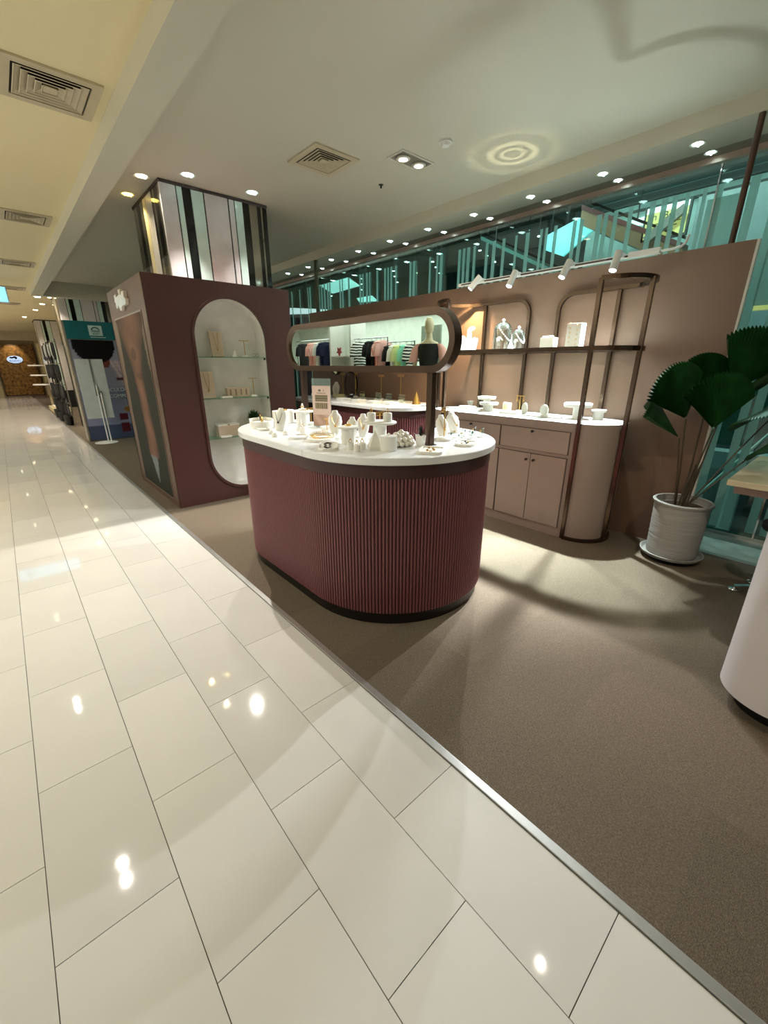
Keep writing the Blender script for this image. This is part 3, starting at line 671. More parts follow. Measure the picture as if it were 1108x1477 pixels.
# rack
t = thing('display_rack', 'bronze tube display rack with arched frames above the mauve cabinet', 'display rack', (0, 0, 0))
B = .030
def arcpts(cx, cy, r, a0, a1, n=10): return [(cx+r*math.cos(a0+(a1-a0)*k/n), cy+r*math.sin(a0+(a1-a0)*k/n)) for k in range(n+1)]
ZT = 2.045; XF, XB, YR, YL = 3.40, 3.935, 1.215, 3.19; rr_ = .26
for s in (1, -1):
    def Y(v): return v if s == 1 else (YL+YR)-v
    pre = 'right' if s == 1 else 'left'
    part('front_post', MB().sweep([(XF+.012, Y(1.485), .012), (XF+.012, Y(1.485), ZT)], B, B, up=(1, 0, 0)), M_bronze, t)
    part('end_post', MB().sweep([(3.625, Y(1.216), .012), (3.625, Y(1.216), ZT)], B, B, up=(1, 0, 0)), M_bronze, t)
    part('wall_post', MB().sweep([(XB, Y(1.55), CT+.002), (XB, Y(1.55), ZT-.01)], B, B, up=(1, 0, 0)), M_bronze, t)
    plan = [(XF+.012, Y(1.485))]+[(x, Y(y)) for x, y in arcpts(XF+.272, 1.475, .255, PI+.1, 1.86*PI, 16)]+[(XB, Y(1.40))]
    part('top_loop', MB().sweep([(x, y, ZT) for x, y in plan], B, B), M_bronze, t)
    part('foot_loop', MB().sweep([(x, y, .016) for x, y in plan], B, B), M_bronze, t)
    ye = 2.055
    # wall arch: along the wall at the top, rounded corner, down to the counter
    arch = [(XB, Y(1.38), ZT)]+[(XB, Y(ye-.13+.13*math.sin(a)), ZT-.13+.13*math.cos(a)) for a in [PI/2*k/8 for k in range(9)]]+[(XB, Y(ye), CT+.002)]
    part('wall_arch', MB().sweep(arch, B, B, up=(1, 0, 0)), M_bronze, t)
right = [(XF, 2.2), (XF, 1.485)]+arcpts(XF+.26, 1.475, .255, PI+.1, 1.86*PI, 16)+[(3.95, 1.40)]
left = [(x, (YL+YR)-y) for x, y in right[::-1]]
poly = left+right
part('shelf_rim', MB().sweep([(x, y, 1.572) for x, y in poly], B, .034), M_bronze, t)
part('glass_shelf', MB().prism([(min(x+.016, 3.94), y) for x, y in poly], 1.578, 1.588), M_clear, t)
part('shelf_back_rail', MB().box(3.935, 3.955, 1.41, YL+YR-1.41, 1.558, 1.578), M_bronze, t)

# ------------------------------------------------------------------ track and four spots
t = thing('light_track', 'white light track along the top of the brown wall', 'light track', (3.905, 0, 2.235))
part('rail', MB().box(-.018, .018, 1.36, 3.2, 0.006, .034), M_white, t, bevel=.003)
part('groove', MB().box(-.0195, -.018, 1.40, 3.16, .014, .026), M_gap, t)
part('power_box', MB().box(-.02, .02, 1.30, 1.52, .004, .046), M_white, t, bevel=.003)
part('cable_pipe', MB().sweep([(0, 1.31, .02), (0, 1.22, .02), (.01, 1.17, .03), (.02, 1.15, .05), (.03, 1.14, .10)], .016, .016, round_n=8), M_white, t, smooth=True)
def track_spot(label, y, yt, ztop, tip, power, col=(.93, .98, 1), spill=1.6, lean=-.62):
    base = Vector((3.872, y, 2.265)); a = Vector((3.84, y, ztop)); d = (Vector(tip)-a).normalized()
    t = thing('track_spotlight', label, 'spotlight', tuple(base), 0, 'white track spotlights')
    part('adapter', MB().box(-.012, .03, -.035, .035, -.018, .012), M_white, t, bevel=.003)
    A = a-base
    part('arm', MB().cyl((0, 0, -.01), tuple(A+d*.04), .008, 8), M_white, t)
    h = part('lamp_head', MB().cyl(tuple(A-d*.02), tuple(A+d*.125), .029, 20), M_white, t, smooth=True)
    part('lens', MB().cyl(tuple(A+d*.1255), tuple(A+d*.128), .023, 18), mat_emit('spot_lens', (235, 250, 255), 22), h)
    o_ = A+d*.14; side = (tip[1]-y)*1.0
    lamp('SPOT', 'lamp', tuple(o_), power*spill, col, target=tuple(o_+Vector((lean, side, -1))), parent=t, angle=112, size=.012, blend=.9)
    lamp('SPOT', 'beam', tuple(o_), power*6.0, (.90, .97, 1), target=tuple(o_+Vector((-.36, side, -1))), parent=t, angle=60, size=.02, blend=.6)
track_spot('white cylindrical track spotlight tilted sideways, leftmost of four', 2.90, 0, 2.28, (3.74, 3.04, 2.08), 45, (1, .76, .42), 3.2, .05)
track_spot('white cylindrical track spotlight, second from the left', 2.49, 0, 2.265, (3.66, 2.54, 1.9), 190)
track_spot('white cylindrical track spotlight, third from the left', 1.97, 0, 2.27, (3.66, 2.04, 1.9), 150)
track_spot('white cylindrical track spotlight, rightmost of four', 1.575, 0, 2.27, (3.68, 1.59, 1.85), 150)
# added uplamps without fixtures, imitating light thrown up by glossy dome and white tray
def ring_spot(loc, tgt, power, color, angle):
    o = lamp('SPOT', 'dome_bounce_lamp', loc, power, color, target=tgt, angle=angle, size=.01, blend=.25)
    d = o.data; d.use_nodes = True; nt = d.node_tree; N = nt.nodes; L = nt.links
    em = N['Emission']; gm = N.new('ShaderNodeNewGeometry'); dt = N.new('ShaderNodeVectorMath'); dt.operation = 'DOT_PRODUCT'
    L.new(gm.outputs['Incoming'], dt.inputs[0]); dt.inputs[1].default_value = (Vector(tgt)-Vector(loc)).normalized()
    ac = N.new('ShaderNodeMath'); ac.operation = 'ABSOLUTE'; L.new(dt.outputs['Value'], ac.inputs[0])
    a2 = N.new('ShaderNodeMath'); a2.operation = 'ARCCOSINE'; L.new(ac.outputs[0], a2.inputs[0])
    mr = N.new('ShaderNodeMapRange'); mr.inputs[1].default_value = 0; mr.inputs[2].default_value = math.radians(angle/2); L.new(a2.outputs[0], mr.inputs[0])
    rp = N.new('ShaderNodeValToRGB'); e = rp.color_ramp.elements
    e[0].position = 0; e[0].color = (.35, .35, .35, 1); e[1].position = 1; e[1].color = (0, 0, 0, 1)
    for p, v in ((.13, .10), (.18, 1), (.24, .14), (.29, .10), (.36, .9), (.46, .12), (.60, .10), (.70, .32), (.84, .05)):
        q = e.new(p); q.color = (v, v, v, 1)
    L.new(mr.outputs[0], rp.inputs[0]); L.new(rp.outputs[0], em.inputs['Strength'])
ring_spot((3.66, 2.50, 1.93), (3.57, 2.44, 3.09), 65, (1, .93, .6), 46)
lamp('SPOT', 'tray_bounce_lamp', (3.72, 1.56, 1.16), 60, (.9, .98, 1), target=(2.95, 1.42, 3.09), angle=66, size=.02, blend=.9)

# ================================================================== JEWELLERY DISPLAYS
ZI = 1.0105
def necklace_bust(label, x, y, z=ZI, h=.17, rz=0, chain=M_gold, gem=M_gold, m=M_whitejew, grp=None, sc=1.):
    t = thing('necklace_bust', label, 'jewelry bust', (x, y, z), rz, grp)
    w0 = h*.30*sc
    lv = [(0, .55, .50), (.04, .60, .52), (.3, .85, .50), (.55, 1.0, .44), (.72, .92, .36), (.82, .70, .30), (.89, .46, .25), (.97, .42, .22), (1.0, .34, .16)]
    part('bust', MB().loft([ell(0, .02*k[0]+h*.22*k[0], h*k[0], w0*k[1], w0*k[2]*1.25, 18) for k in lv]), m, t, smooth=True)
    ch = []
    for k in range(13):
        u = -1+2*k/12; ch.append((w0*.62*u*(1-.1*u*u), -w0*.50+h*.22*(.45+.3*abs(u))-.006+.01*abs(u), h*(.40+.42*abs(u)**1.5)))
    part('chain', MB().sweep(ch, .0035, .0035, up=(0, 1, 0), round_n=5), chain, t)
    part('pendant', MB().ball((0, ch[6][1]-.004, h*.38), .007, 8, 5), gem, t)
    return t
def tray(label, x, y, z=ZI, a=.10, b=.06, h=.014, r=.05, rz=0, m=M_whitejew, cat='tray', dish=True, grp=None):
    t = thing('display_tray', label, cat, (x, y, z), rz, grp)
    rr = min(r, a-.001, b-.001)
    o_ = rrect(-a, a, -b, b, rr, 8); i_ = rrect(-a+.008, a-.008, -b+.008, b-.008, max(rr-.008, .002), 8)
    if dish:
        part('base', MB().prism(o_, 0, h*.5), m, t); part('rim', MB().prism_ring(o_, i_, h*.5, h), m, t)
    else: part('base', MB().prism(o_, 0, h), m, t, bevel=.002)
    return t
def squiggle(t, pts, r=.003, m=M_necktone, nm='necklace', z=.011):
    part(nm, MB().sweep([(p[0], p[1], z) for p in pts], 2*r, 2*r, closed=True, round_n=6), m, t)
def riser(label, x, y, z=ZI, r=.06, h=.08, pr=None, top=.012, m=M_whitejew, cat='riser', grp=None):
    t = thing('display_riser', label, cat, (x, y, z), 0, grp); pr = pr or r*.62
    part('pedestal', MB().lathe([(pr, 0), (pr, h-top)], n=22), m, t, smooth=True)
    part('plate', MB().lathe([(r*.96, h-top), (r, h-top*.7), (r, h-top*.2), (r*.97, h)], n=28), m, t, smooth=True)
    return t
def ring_box(label, x, y, z, s=.028, grp=None, m=M_whitejew, gem=M_gold):
    t = thing('ring_holder', label, 'ring holder', (x, y, z), random.uniform(-.3, .3), grp)
    part('block', MB().lathe([(s*.62, 0), (s*.62, s*1.1), (s*.5, s*1.2)], n=16), m, t, smooth=True)
    part('ring', MB().torus((0, 0, s*1.2+.009), .009, .0018, 'Y', 12, 5), gem, t)
    part('gem', MB().ball((0, 0, s*1.2+.021), .005, 6, 4), gem, t)
def pyramid(label, x, y, z, r, h, m=M_whitejew, cat='ring cone', n=16, rz=0, name='display_cone', plinth=0):
    t = thing(name, label, cat, (x, y, z), rz)
    if plinth: part('base', MB().lathe([(r*1.05, 0), (r*1.05, plinth)], n=n), m, t)
    part('cone', MB().lathe([(r, plinth), (.0001, h)], n=n), m, t, smooth=n > 6)
    return t

# --- island, left group
t = tray('white oval bracelet display at the far left end of the island', 1.42, 3.02, a=.15, b=.085, h=.05, r=.08, rz=1.2)
for k in range(4): part('bangle', MB().torus((-.09+.06*k, 0, .05), .035, .005, 'Y', 14, 6), M_necktone if k % 2 else M_gold, t)
tray('low white oval tray in front of the far left bracelets', 1.35, 2.86, a=.08, b=.045, rz=1.4)
necklace_bust('white leaning necklace bust with dark chain, left end of island', 1.42, 2.74, h=.15, rz=-.9, chain=M_necktone, gem=M_necktone)
riser('round white riser with scalloped plate behind leaning bust', 1.70, 2.88, r=.085, h=.11)
t = tray('white oval bracelet stand raised at the back left of the island', 1.64, 3.08, z=ZI, a=.10, b=.05, h=.10, rz=.3, r=.05, dish=False); part('bracelet', MB().torus((0, 0, .104), .03, .004, 'Z', 14, 6), M_gold, t)
t = thing('bow_display', 'small white bow shaped holder on top of round riser', 'ring holder', (1.70, 2.88, ZI+.1105))
part('base', MB().lathe([(.035, 0), (.03, .012)], n=16), M_whitejew, t, smooth=True); part('ring_finger', MB().lathe([(.012, .012), (.006, .05), (.001, .055)], n=10), M_whitejew, t, smooth=True); part('ring', MB().torus((0, 0, .03), .012, .003, 'Z', 12, 5), M_gold, t)
for k, (x, y, lb) in enumerate(((1.30, 2.62, 'nearest the left edge'), (1.355, 2.53, 'second from the left edge'), (1.26, 2.50, 'closest to the front edge'))):
    t = thing('ring_dome', 'tiny white domed ring holder, '+lb, 'ring holder', (x, y, ZI), 0, 'small domed ring holders')
    part('dome', MB().lathe([(.022, 0), (.023, .012), (.016, .024), (.001, .03)], n=14), M_whitejew, t, smooth=True)
pyramid('white cone shaped ring holder beside the round riser', 1.52, 2.62, ZI, .028, .10)
ring_box('white cylinder ring holder left of the fan necklace tray', 1.47, 2.50, ZI, .035)
tray('scalloped white tray below the small cone at left', 1.36, 2.36, a=.075, b=.05, rz=.8)
t = tray('large flower shaped white tray with fan necklace on the island', 1.45, 2.24, a=.15, b=.085, r=.08, rz=.9, h=.016)
for k in range(18):
    a = -.1+k*.19; part('spike', MB().cyl((.10*math.cos(a)*1.05, .055*math.sin(a), .014), (.13*math.cos(a), .075*math.sin(a), .03), .003, 6, .001), M_gold, t)
part('collar', MB().torus((0, 0, .014), .06, .003, 'Z', 20, 6), M_gold, t)
tray('round white dish right of the fan necklace tray', 1.56, 2.06, a=.06, b=.05, rz=.5)
# info sign
t = thing('information_card', 'tall pink grey information card in clear acrylic holder', 'card sign', (1.735, 2.66, ZI), math.radians(-62))
def card_print(u, v):
    b = (216, 190, 178)
    if .44 < v < .60 and .14 < u < .86: return (120, 106, 84) if (u*60 % 7) > 1 else (170, 150, 120)
    if .62 < v < .79 and .14 < u < .86: return (112, 100, 80) if (v*90 % 5) > 1 else (160, 144, 118)
    if .88 < v < .93 and .35 < u < .66: return (110, 96, 86) if (u*80 % 3) > 1 else b
    if .83 < v < .845 and .25 < u < .75: return (130, 112, 100)
    if v < .3: k = .5+.5*math.sin(u*9+v*14); return (196-18*k, 164-20*k, 146-20*k)
    return b
part('card', MB().box(-.075, .075, 0, .002, .006, .30), mat('card_stock', (200, 182, 170)), t)
print_panel('card_print', .148, .285, 30, 60, card_print, t, (-.074, -.0012, .010), ROT_NEGY)
part('acrylic_holder', MB().box(-.078, .078, .003, .006, .002, .35), M_clear, t)
part('holder_foot', MB().box(-.078, .078, -.004, .04, 0, .004), M_clear, t)
tstand('gold T bar stand left of the information card', 1.75, 2.84, ZI, .13, .09)
riser('domed white trinket base in front of the information card', 1.65, 2.47, r=.05, h=.035, pr=.042, top=.02)
tstand('thin gold earring stand in front of the information card', 1.60, 2.40, ZI, .10, .04, ear=False, r=.02)
necklace_bust('white necklace bust, tall, left of the three in the middle', 1.60, 2.30, h=.155, rz=-.6, grp=None)
necklace_bust('white necklace bust, middle of the three behind the small riser', 1.62, 2.15, h=.125, rz=-.8)
necklace_bust('white necklace bust, right one of the three, beside gold stand', 1.70, 2.13, h=.14, rz=-.7)
t = riser('white pedestal cup with flared plate and small bangle', 1.475, 1.99, r=.062, h=.10, pr=.042)
part('bangle', MB().torus((0, 0, .108), .02, .003, 'Z', 14, 6), M_gold, t)
t = tray('pale rounded tray holding a dark beaded necklace', 1.31, 1.96, a=.11, b=.055, r=.04, rz=.95)
squiggle(t, [(-.085, .0), (-.04, .022), (0, .012), (.04, .025), (.085, .012), (.07, -.014), (.02, -.004), (-.03, -.012)], .0035)
tstand('gold T bar earring stand behind the small pedestals', 1.75, 2.02, ZI, .165, .075)
for k, (x, y, lb) in enumerate(((1.37, 1.83, 'left of the little group'), (1.42, 1.79, 'middle of the little group'), (1.36, 1.76, 'front of the little group'))):
    ring_box('tiny white ring holder, '+lb+' before the white pyramid', x, y, ZI, .03, 'tiny ring holders before the pyramid')
pyramid('white pyramid shaped necklace display with dark pendant', 1.47, 1.74, ZI, .048, .105, n=4, rz=.3, cat='display pyramid', plinth=.022)
t = riser('white two tier cake style pedestal with round top', 1.61, 1.86, r=.10, h=.13, pr=.04)
ring_box('white ring cube on cake style pedestal, left', 1.575, 1.895, ZI+.1305, .042, 'ring holders on the pedestal')
ring_box('white ring cube on cake style pedestal, right', 1.64, 1.825, ZI+.1305, .042, 'ring holders on the pedestal')
t = thing('jewelry_drum', 'white fluted drum box with knob lid in front of pedestal', 'jewelry box', (1.505, 1.665, ZI))
part('body', MB().lathe([(.045, 0), (.046, .06), (.046, .07)], n=30), M_whitejew, t, smooth=True); part('lid', MB().lathe([(.047, .07), (.047, .08), (.03, .083), (.006, .084), (.008, .092), (.001, .096)], n=30), M_whitejew, t, smooth=True)
# cluster of balls
t = thing('bead_cluster', 'mound of glossy white beads bundled together on the island', 'decoration', (1.66, 1.73, ZI))
random.seed(3); k_ = 0
for lay, (zz, RR, cnt) in enumerate(((.016, .068, 15), (.04, .055, 12), (.062, .032, 7), (.076, .004, 1))):
    for q in range(cnt):
        a = 2*PI*q/cnt+lay*.3; part('bead', MB().ball((RR*1.15*math.cos(a), RR*.8*math.sin(a), zz), .0165, 10, 6), mat('pearl_white', (226, 220, 204), rough=.3), t, smooth=True)
part('core', MB().ball((0, 0, .03), .05, 12, 6, .6), mat('pearl_white', (226, 220, 204)), t)
bush('potted_succulent', 'small spiky dark plant in white pot beside mirror post', 1.735, 1.645, ZI, .055, .075, .032, .062, 26, spiky=True, lm=mat('near_black_green_leaf', (22, 40, 24), rough=.5))
# right group
t = tray('white rounded square tray with gold green brooches, near front right', 1.66, 1.49, a=.085, b=.065, r=.03, rz=.6, h=.014)
for q in range(5): part('brooch', MB().ball((-.05+.025*q, .02*math.sin(q*2), .012), .009, 8, 4, .5), M_gold, t)
t = tray('white rounded tray with dark brooches, right end of island', 1.97, 1.50, a=.08, b=.055, r=.045, rz=.4, h=.014)
for q in range(4): part('brooch', MB().ball((-.04+.026*q, .015*math.cos(q*2), .012), .008, 8, 4, .5), M_necktone if q % 2 else M_gold, t)
necklace_bust('pale faceted necklace bust just right of mirror post', 2.05, 1.745, h=.14, rz=-.4)
necklace_bust('wide pale necklace bust at the right end of island', 2.28, 1.84, h=.135, rz=-.2, sc=1.3)
tstand('thin gold T stand on white dome right of mirror post', 1.98, 1.68, ZI, .20, .06, ear=True, r=.045)
random.seed(11)
for k in range(12):
    x = 2.02+.055*(k % 6)+.02*(k//6); y = 1.60+.075*(k//6)+.02*((k % 6) % 2)
    t = thing('clear_ring_stand', 'tiny clear earring stand, %s row, %s from the mirror post' % (('front', 'rear')[k//6], ('first', 'second', 'third', 'fourth', 'fifth', 'last')[k % 6]), 'earring stand', (x, y, ZI), 0, 'rows of clear earring stands')
    part('base', MB().box(-.014, .014, -.010, .010, 0, .006), M_whitejew, t)
    part('upright', MB().box(-.011, .011, -.001, .001, .006, .04+.006*(k % 3)), M_clear, t)
    part('earring', MB().torus((0, -.004, .036+.006*(k % 3)), .006, .0018, 'Y', 8, 5), (M_necktone, M_gold, M_chrome)[k % 3], t)

# --- back counter
pyramid('gold cone ornament at the right end of the back counter', 3.66, 3.56, ZI, .052, .15, m=M_gold, cat='cone ornament')
for k, (x, y, lb) in enumerate(((3.44, 3.78, 'nearest the gold cone'), (3.39, 4.02, 'second from the gold cone'), (3.37, 4.30, 'third from the gold cone'), (3.36, 4.62, 'fourth from the gold cone'))):
    tray('flat white rectangular tray on the back counter, '+lb, x, y, a=.10, b=.065, r=.006, rz=1.35, h=.03, dish=False, grp='flat trays on the back counter')
for k, (x, y, lb) in enumerate(((3.70, 3.86, 'beside the gold cone'), (3.72, 4.12, 'second from the gold cone'), (3.74, 4.35, 'third from the gold cone'), (3.76, 4.72, 'in front of the oval mirror'))):
    t = thing('acrylic_stand', 'clear acrylic earring stand with gold studs, '+lb, 'earring stand', (x, y, ZI), 1.3, 'clear stands on the back counter')
    part('base', MB().box(-.09, .09, -.02, .02, 0, .012), M_whitejew, t)
    part('panel', MB().box(-.085, .085, -.002, .002, .012, .10), M_clear, t)
    for q in range(8): part('stud', MB().ball((-.07+.02*q, -.006, .09-.04*(q % 2)), .007, 6, 4), M_gold, t)
for y, h_, lb in ((4.0, .33, 'right'), (4.38, .32, 'centre'), (4.95, .34, 'left of the centre'), (5.25, .33, 'leftmost')):
    tstand('tall thin gold earring T stand on the back counter, '+lb, 3.82, y, ZI, h_, .13, grp='tall earring stands', rz=1.45)
for y, zc, rx_, rz_, lb in ((5.02, .175, .10, .17, 'oval black framed mirror standing on the back counter'),):
    t = thing('oval_mirror', lb, 'mirror', (3.80, y, ZI), -1.0)
    e1 = [(rx_*math.cos(2*PI*k/28), rz_*math.sin(2*PI*k/28)+zc+.01) for k in range(28)]; e2 = [(p[0]*.88, (p[1]-zc-.01)*.92+zc+.01) for p in e1]
    part('frame', MB().prism_ring(e1, e2, -.012, .012, RX), M_blackgl, t); part('glass', MB().prism(e2, .004, .006, RX), M_mirror, t)
    part('foot', MB().box(-.05, .05, -.04, .04, 0, .012), M_blackgl, t)
t = thing('oval_mirror', 'round black framed mirror hung high on the brown wall', 'mirror', (3.955, 5.6, 1.46), -PI/2)
e1 = [(.15*math.cos(2*PI*k/28), .15*math.sin(2*PI*k/28)) for k in range(28)]; e2 = [(p[0]*.9, p[1]*.9) for p in e1]
part('frame', MB().prism_ring(e1, e2, .0, .02, RX), M_blackgl, t); part('glass', MB().prism(e2, .006, .008, RX), M_mirror, t)
necklace_bust('white necklace bust at the left of the back counter', 3.80, 5.42, h=.20, rz=-.9)
tray('pale yellow cushion tray on the back counter near the bust', 3.70, 5.20, a=.09, b=.07, h=.035, r=.06, m=mat('pale_yellow_cushion', (226, 220, 170), rough=.8), dish=False)
tray('white domed cushion tray at the far left of back counter', 3.50, 5.45, a=.10, b=.07, h=.045, r=.06, dish=False)

# --- mauve cabinet top
ZD = CT+.001
tray('thick white oval tray at the left of mauve cabinet', 3.72, 2.84, z=ZD, a=.11, b=.06, r=.06, rz=1.45, h=.028, dish=False)
t = thing('crystal_vase', 'tiny clear crown shaped holder behind left oval tray', 'holder', (3.84, 2.90, ZD))
part('body', MB().lathe([(.02, 0), (.026, .02), (.022, .03), (.036, .075)], n=8), M_clear, t); part('rim', MB().torus((0, 0, .075), .036, .003, 'Z', 8, 5), M_chrome, t)
riser('white oval riser, taller of the pair on mauve cabinet', 3.80, 2.66, z=ZD, r=.095, h=.135, pr=.035, top=.028)
riser('white oval riser, lower of the pair on mauve cabinet', 3.70, 2.56, z=ZD, r=.095, h=.088, pr=.045, top=.026)
t = thing('scalloped_box', 'small ivory scalloped box on mauve cabinet', 'jewelry box', (3.82, 2.42, ZD), 1.4)
part('body', MB().lathe([(.05, 0), (.052, .05), (.05, .075)], n=10, sy=.7), mat('ivory_plaster', (222, 208, 170), rough=.6), t)
for q in range(5): part('scallop', MB().ball((-.04+.02*q, 0, .075), .014, 8, 5), mat('ivory_plaster', (222, 208, 170)), t)
t = tstand('gold T bar stand with two drop earrings on mauve cabinet', 3.84, 2.29, ZD, .16, .09, ear=False, rz=1.5)
for s in (-.036, .036): part('earring', MB().cyl((s, 0, .154), (s, 0, .105), .003, 6, .008), M_gold, t)
t = thing('petal_display', 'upright white oval petal display on mauve cabinet', 'jewelry display', (3.68, 2.14, ZD), 1.2)
part('petal', MB().prism([(.038*math.cos(2*PI*k/20), .055+.055*math.sin(2*PI*k/20)) for k in range(20)], -.008, .008, RX), M_whitejew, t, bevel=.003); part('earring', MB().torus((0, -.012, .07), .012, .0025, 'Y', 12, 5), M_chrome, t)
tray('wide low white platter left of the upright petal', 3.66, 2.27, z=ZD, a=.12, b=.08, r=.075, rz=1.4, h=.022)
t = thing('petal_display', 'round faceted white display with ring, right of the petal', 'jewelry display', (3.70, 1.95, ZD), 1.1)
part('petal', MB().prism([(.055*math.cos(2*PI*k/9), .052+.052*math.sin(2*PI*k/9)) for k in range(9)], -.012, .012, RX), M_whitejew, t, bevel=.004); part('earring', MB().torus((0, -.016, .06), .014, .0025, 'Y', 12, 5), M_chrome, t)
tray('low white platter under the round faceted display', 3.63, 1.84, z=ZD, a=.10, b=.055, r=.05, rz=1.5, h=.018)
tray('thin flat white card tray at the front of mauve cabinet', 3.52, 2.02, z=ZD, a=.12, b=.04, r=.01, rz=1.57, h=.006, dish=False)
riser('tall white cake style pedestal at the right of mauve cabinet', 3.72, 1.655, z=ZD, r=.115, h=.135, pr=.035, top=.034)
riser('short square topped white pedestal beside tall cabinet pedestal', 3.79, 1.50, z=ZD, r=.06, h=.085, pr=.042, top=.02)
# --- rack shelf
ZR = 1.589
t = thing('handbag_display', 'white figurine shaped necklace stand at the left of shelf', 'jewelry bust', (3.70, 2.87, ZR), -.9)
part('bust', MB().prism([(-.075, 0), (.075, 0), (.095, .12), (.05, .13), (.03, .115), (.02, .19), (.045, .20), (.06, .215), (.04, .235), (0, .225), (-.02, .20), (-.02, .12), (-.05, .145), (-.09, .155)], -.02, .02, RX), M_whitejew, t, bevel=.006)
part('chain', MB().sweep([(-.04, -.024, .10), (-.03, -.024, .07), (0, -.024, .055), (.03, -.024, .07), (.045, -.024, .10)], .004, .004, up=(0, 1, 0)), M_gold, t)
for lb, x, y, r, h in (('large clear bell jar draped with a pearl necklace on shelf', 3.70, 2.47, .085, .25), ('small clear bell jar on shelf beside the large one', 3.72, 2.31, .055, .18)):
    t = thing('bell_jar', lb, 'glass dome', (x, y, ZR))
    part('base', MB().lathe([(r*1.04, 0), (r*1.04, .008)], n=24), M_whitejew, t)
    part('dome', MB().lathe([(r, .008), (r, h-r*.8)]+[(r*math.cos(a), h-r*.8+r*.8*math.sin(a)) for a in (.3, .6, .9, 1.2, 1.45)]+[(.002, h)], n=26), mat_glass('dome_glass', (.93, .97, .98), .9), t, smooth=True)
    part('knob', MB().ball((0, 0, h+.012), .014, 10, 6), mat('knob_glass', (240, 240, 240), rough=.1), t, smooth=True)
    pts = [(r*1.03*math.sin(a), -r*1.03*abs(math.cos(a)), h*(.32+.45*abs(a/1.4)**1.5)) for a in [-1.4+2.8*k/16 for k in range(17)]]
    for p in pts[::1]: part('pearl', MB().ball(p, .006, 6, 4), M_whitejew, t, smooth=True)
pyramid('small white cone on the shelf in front of bell jars', 3.62, 2.32, ZR, .03, .085)
def acbox(lb, x, y, a, h, top=False):
    t = thing('acrylic_block', lb, 'display block', (x, y, ZR), 0)
    part('block', MB().box(-.04, .04, -a, a, 0, h), mat('greige_display_block', (186, 172, 156), rough=.5), t, bevel=.002)
    part('white_side', MB().box(-.039, .039, -a-.003, -a-.0005, .001, h-.001), M_whitejew, t)
    if top:
        for q in range(7): part('stud', MB().ball((-.02, -a+.015+q*(2*a-.03)/6, h+.006), .008, 6, 4), M_whitejew, t)
    else:
        for q in range(10): part('earring', MB().torus((-.043, -a*.5+(q % 2)*a, h*.15+.018*q), .006, .0015, 'X', 8, 4), M_gold, t)
acbox('low greige block topped with white studs on the shelf', 3.70, 1.99, .06, .09, True)
acbox('tall greige earring block with white side on the shelf', 3.70, 1.76, .06, .19)

# ================================================================== PALM
t = thing('potted_fan_palm', 'fan palm in grey ribbed pot beside the brown wall end', 'potted plant', (3.70, .735, 0))
part('caster_base', MB().lathe([(.17, .003), (.185, .02), (.17, .03)], n=26), M_plinth, t, smooth=True)
part('saucer', MB().lathe([(.18, .03), (.205, .04), (.215, .062), (.207, .064), (.19, .045)], n=36), M_saucer, t, smooth=True)
prf = [(.165, .046)]
for k in range(19): prf += [(.170+.0012*k*.5+.0018*(k % 2), .06+.0215*k)]
part('pot', MB().lathe(prf+[(.196, .462), (.198, .474), (.192, .48), (.176, .478), (.174, .43)], n=40), M_pot, t, smooth=True)
part('soil', MB().lathe([(.176, .425), (.12, .438), (.001, .44)], n=24), M_soil, t, smooth=True)
rv = Vector((.749, -.662, 0)); dv = Vector((.662, .749, 0)); uv = Vector((0, 0, 1))
def W(a, h, d=0.): return rv*a+dv*d+uv*h                     # plant-local: along the passage, up, towards the wall
def fan_leaf(base, tip, spread, widthdir, n=26, cup=.12, droop=.0, root=(0, 0, .43), fold=.019):
    """pleated fan: base (petiole end), tip of the middle rib, total spread angle, second in-plane direction"""
    base = Vector(base); ax = Vector(tip)-base; R = ax.length; ax.normalize()
    sd = Vector(widthdir); sd = (sd-ax*sd.dot(ax)).normalized(); nr = ax.cross(sd).normalized()
    mb = MB(); rows = (.04, .35, .7, .93, 1.0); V = []
    for i in range(2*n+1):
        a = -spread/2+spread*i/(2*n); pleat = (1 if i % 2 else -1)
        rad = R*(1-.10*(abs(a)/(spread/2))**2)
        for q, rr in enumerate(rows):
            ra = rad*rr
            if q == 4: ra *= (1.0 if i % 2 else .925)
            aa = a
            p = base+ax*(ra*math.cos(aa))+sd*(ra*math.sin(aa))+nr*(pleat*fold*rr*(1 if q < 4 else .4)+cup*R*(aa/(spread/2))**2*rr-droop*R*rr*rr)
            V.append(tuple(p))
    F = []; k = len(rows)
    for i in range(2*n):
        for q in range(k-1): F.append((i*k+q, (i+1)*k+q, (i+1)*k+q+1, i*k+q+1))
    mb.add(V, F)
    lf = part('leaf', mb, M_leaf, t)
    r0 = Vector(root); mid = (r0+base)/2+Vector((0, 0, .05)); st = []
    for q in range(9):
        u = q/8; st.append(tuple(r0*(1-u)**2+mid*2*u*(1-u)+base*u*u))
    part('stem', MB().sweep(st, .012, .010, round_n=6), M_stem, t, smooth=True)
    return lf
fan_leaf(W(-.13, 1.09), W(-.30, 1.46, .02), 1.6, W(1, .35, .35), cup=.05, root=W(-.05, .43))        # left fan
fan_leaf(W(-.125, .95, .03), W(-.36, 1.23, .06), .62, W(.5, .3, .9), cup=.25, root=W(-.06, .43))       # narrow folded, lower left
fan_leaf(W(.02, 1.03, -.08), W(.01, 1.42, -.10), 1.75, W(1, -.1, .1), cup=.06, root=W(.0, .43))      # big centre fan
fan_leaf(W(.05, 1.27, .08), W(.0, 1.54, .16), 1.9, W(1, .2, 0), cup=.05, root=W(.02, .43, .03))        # upper, lit tips
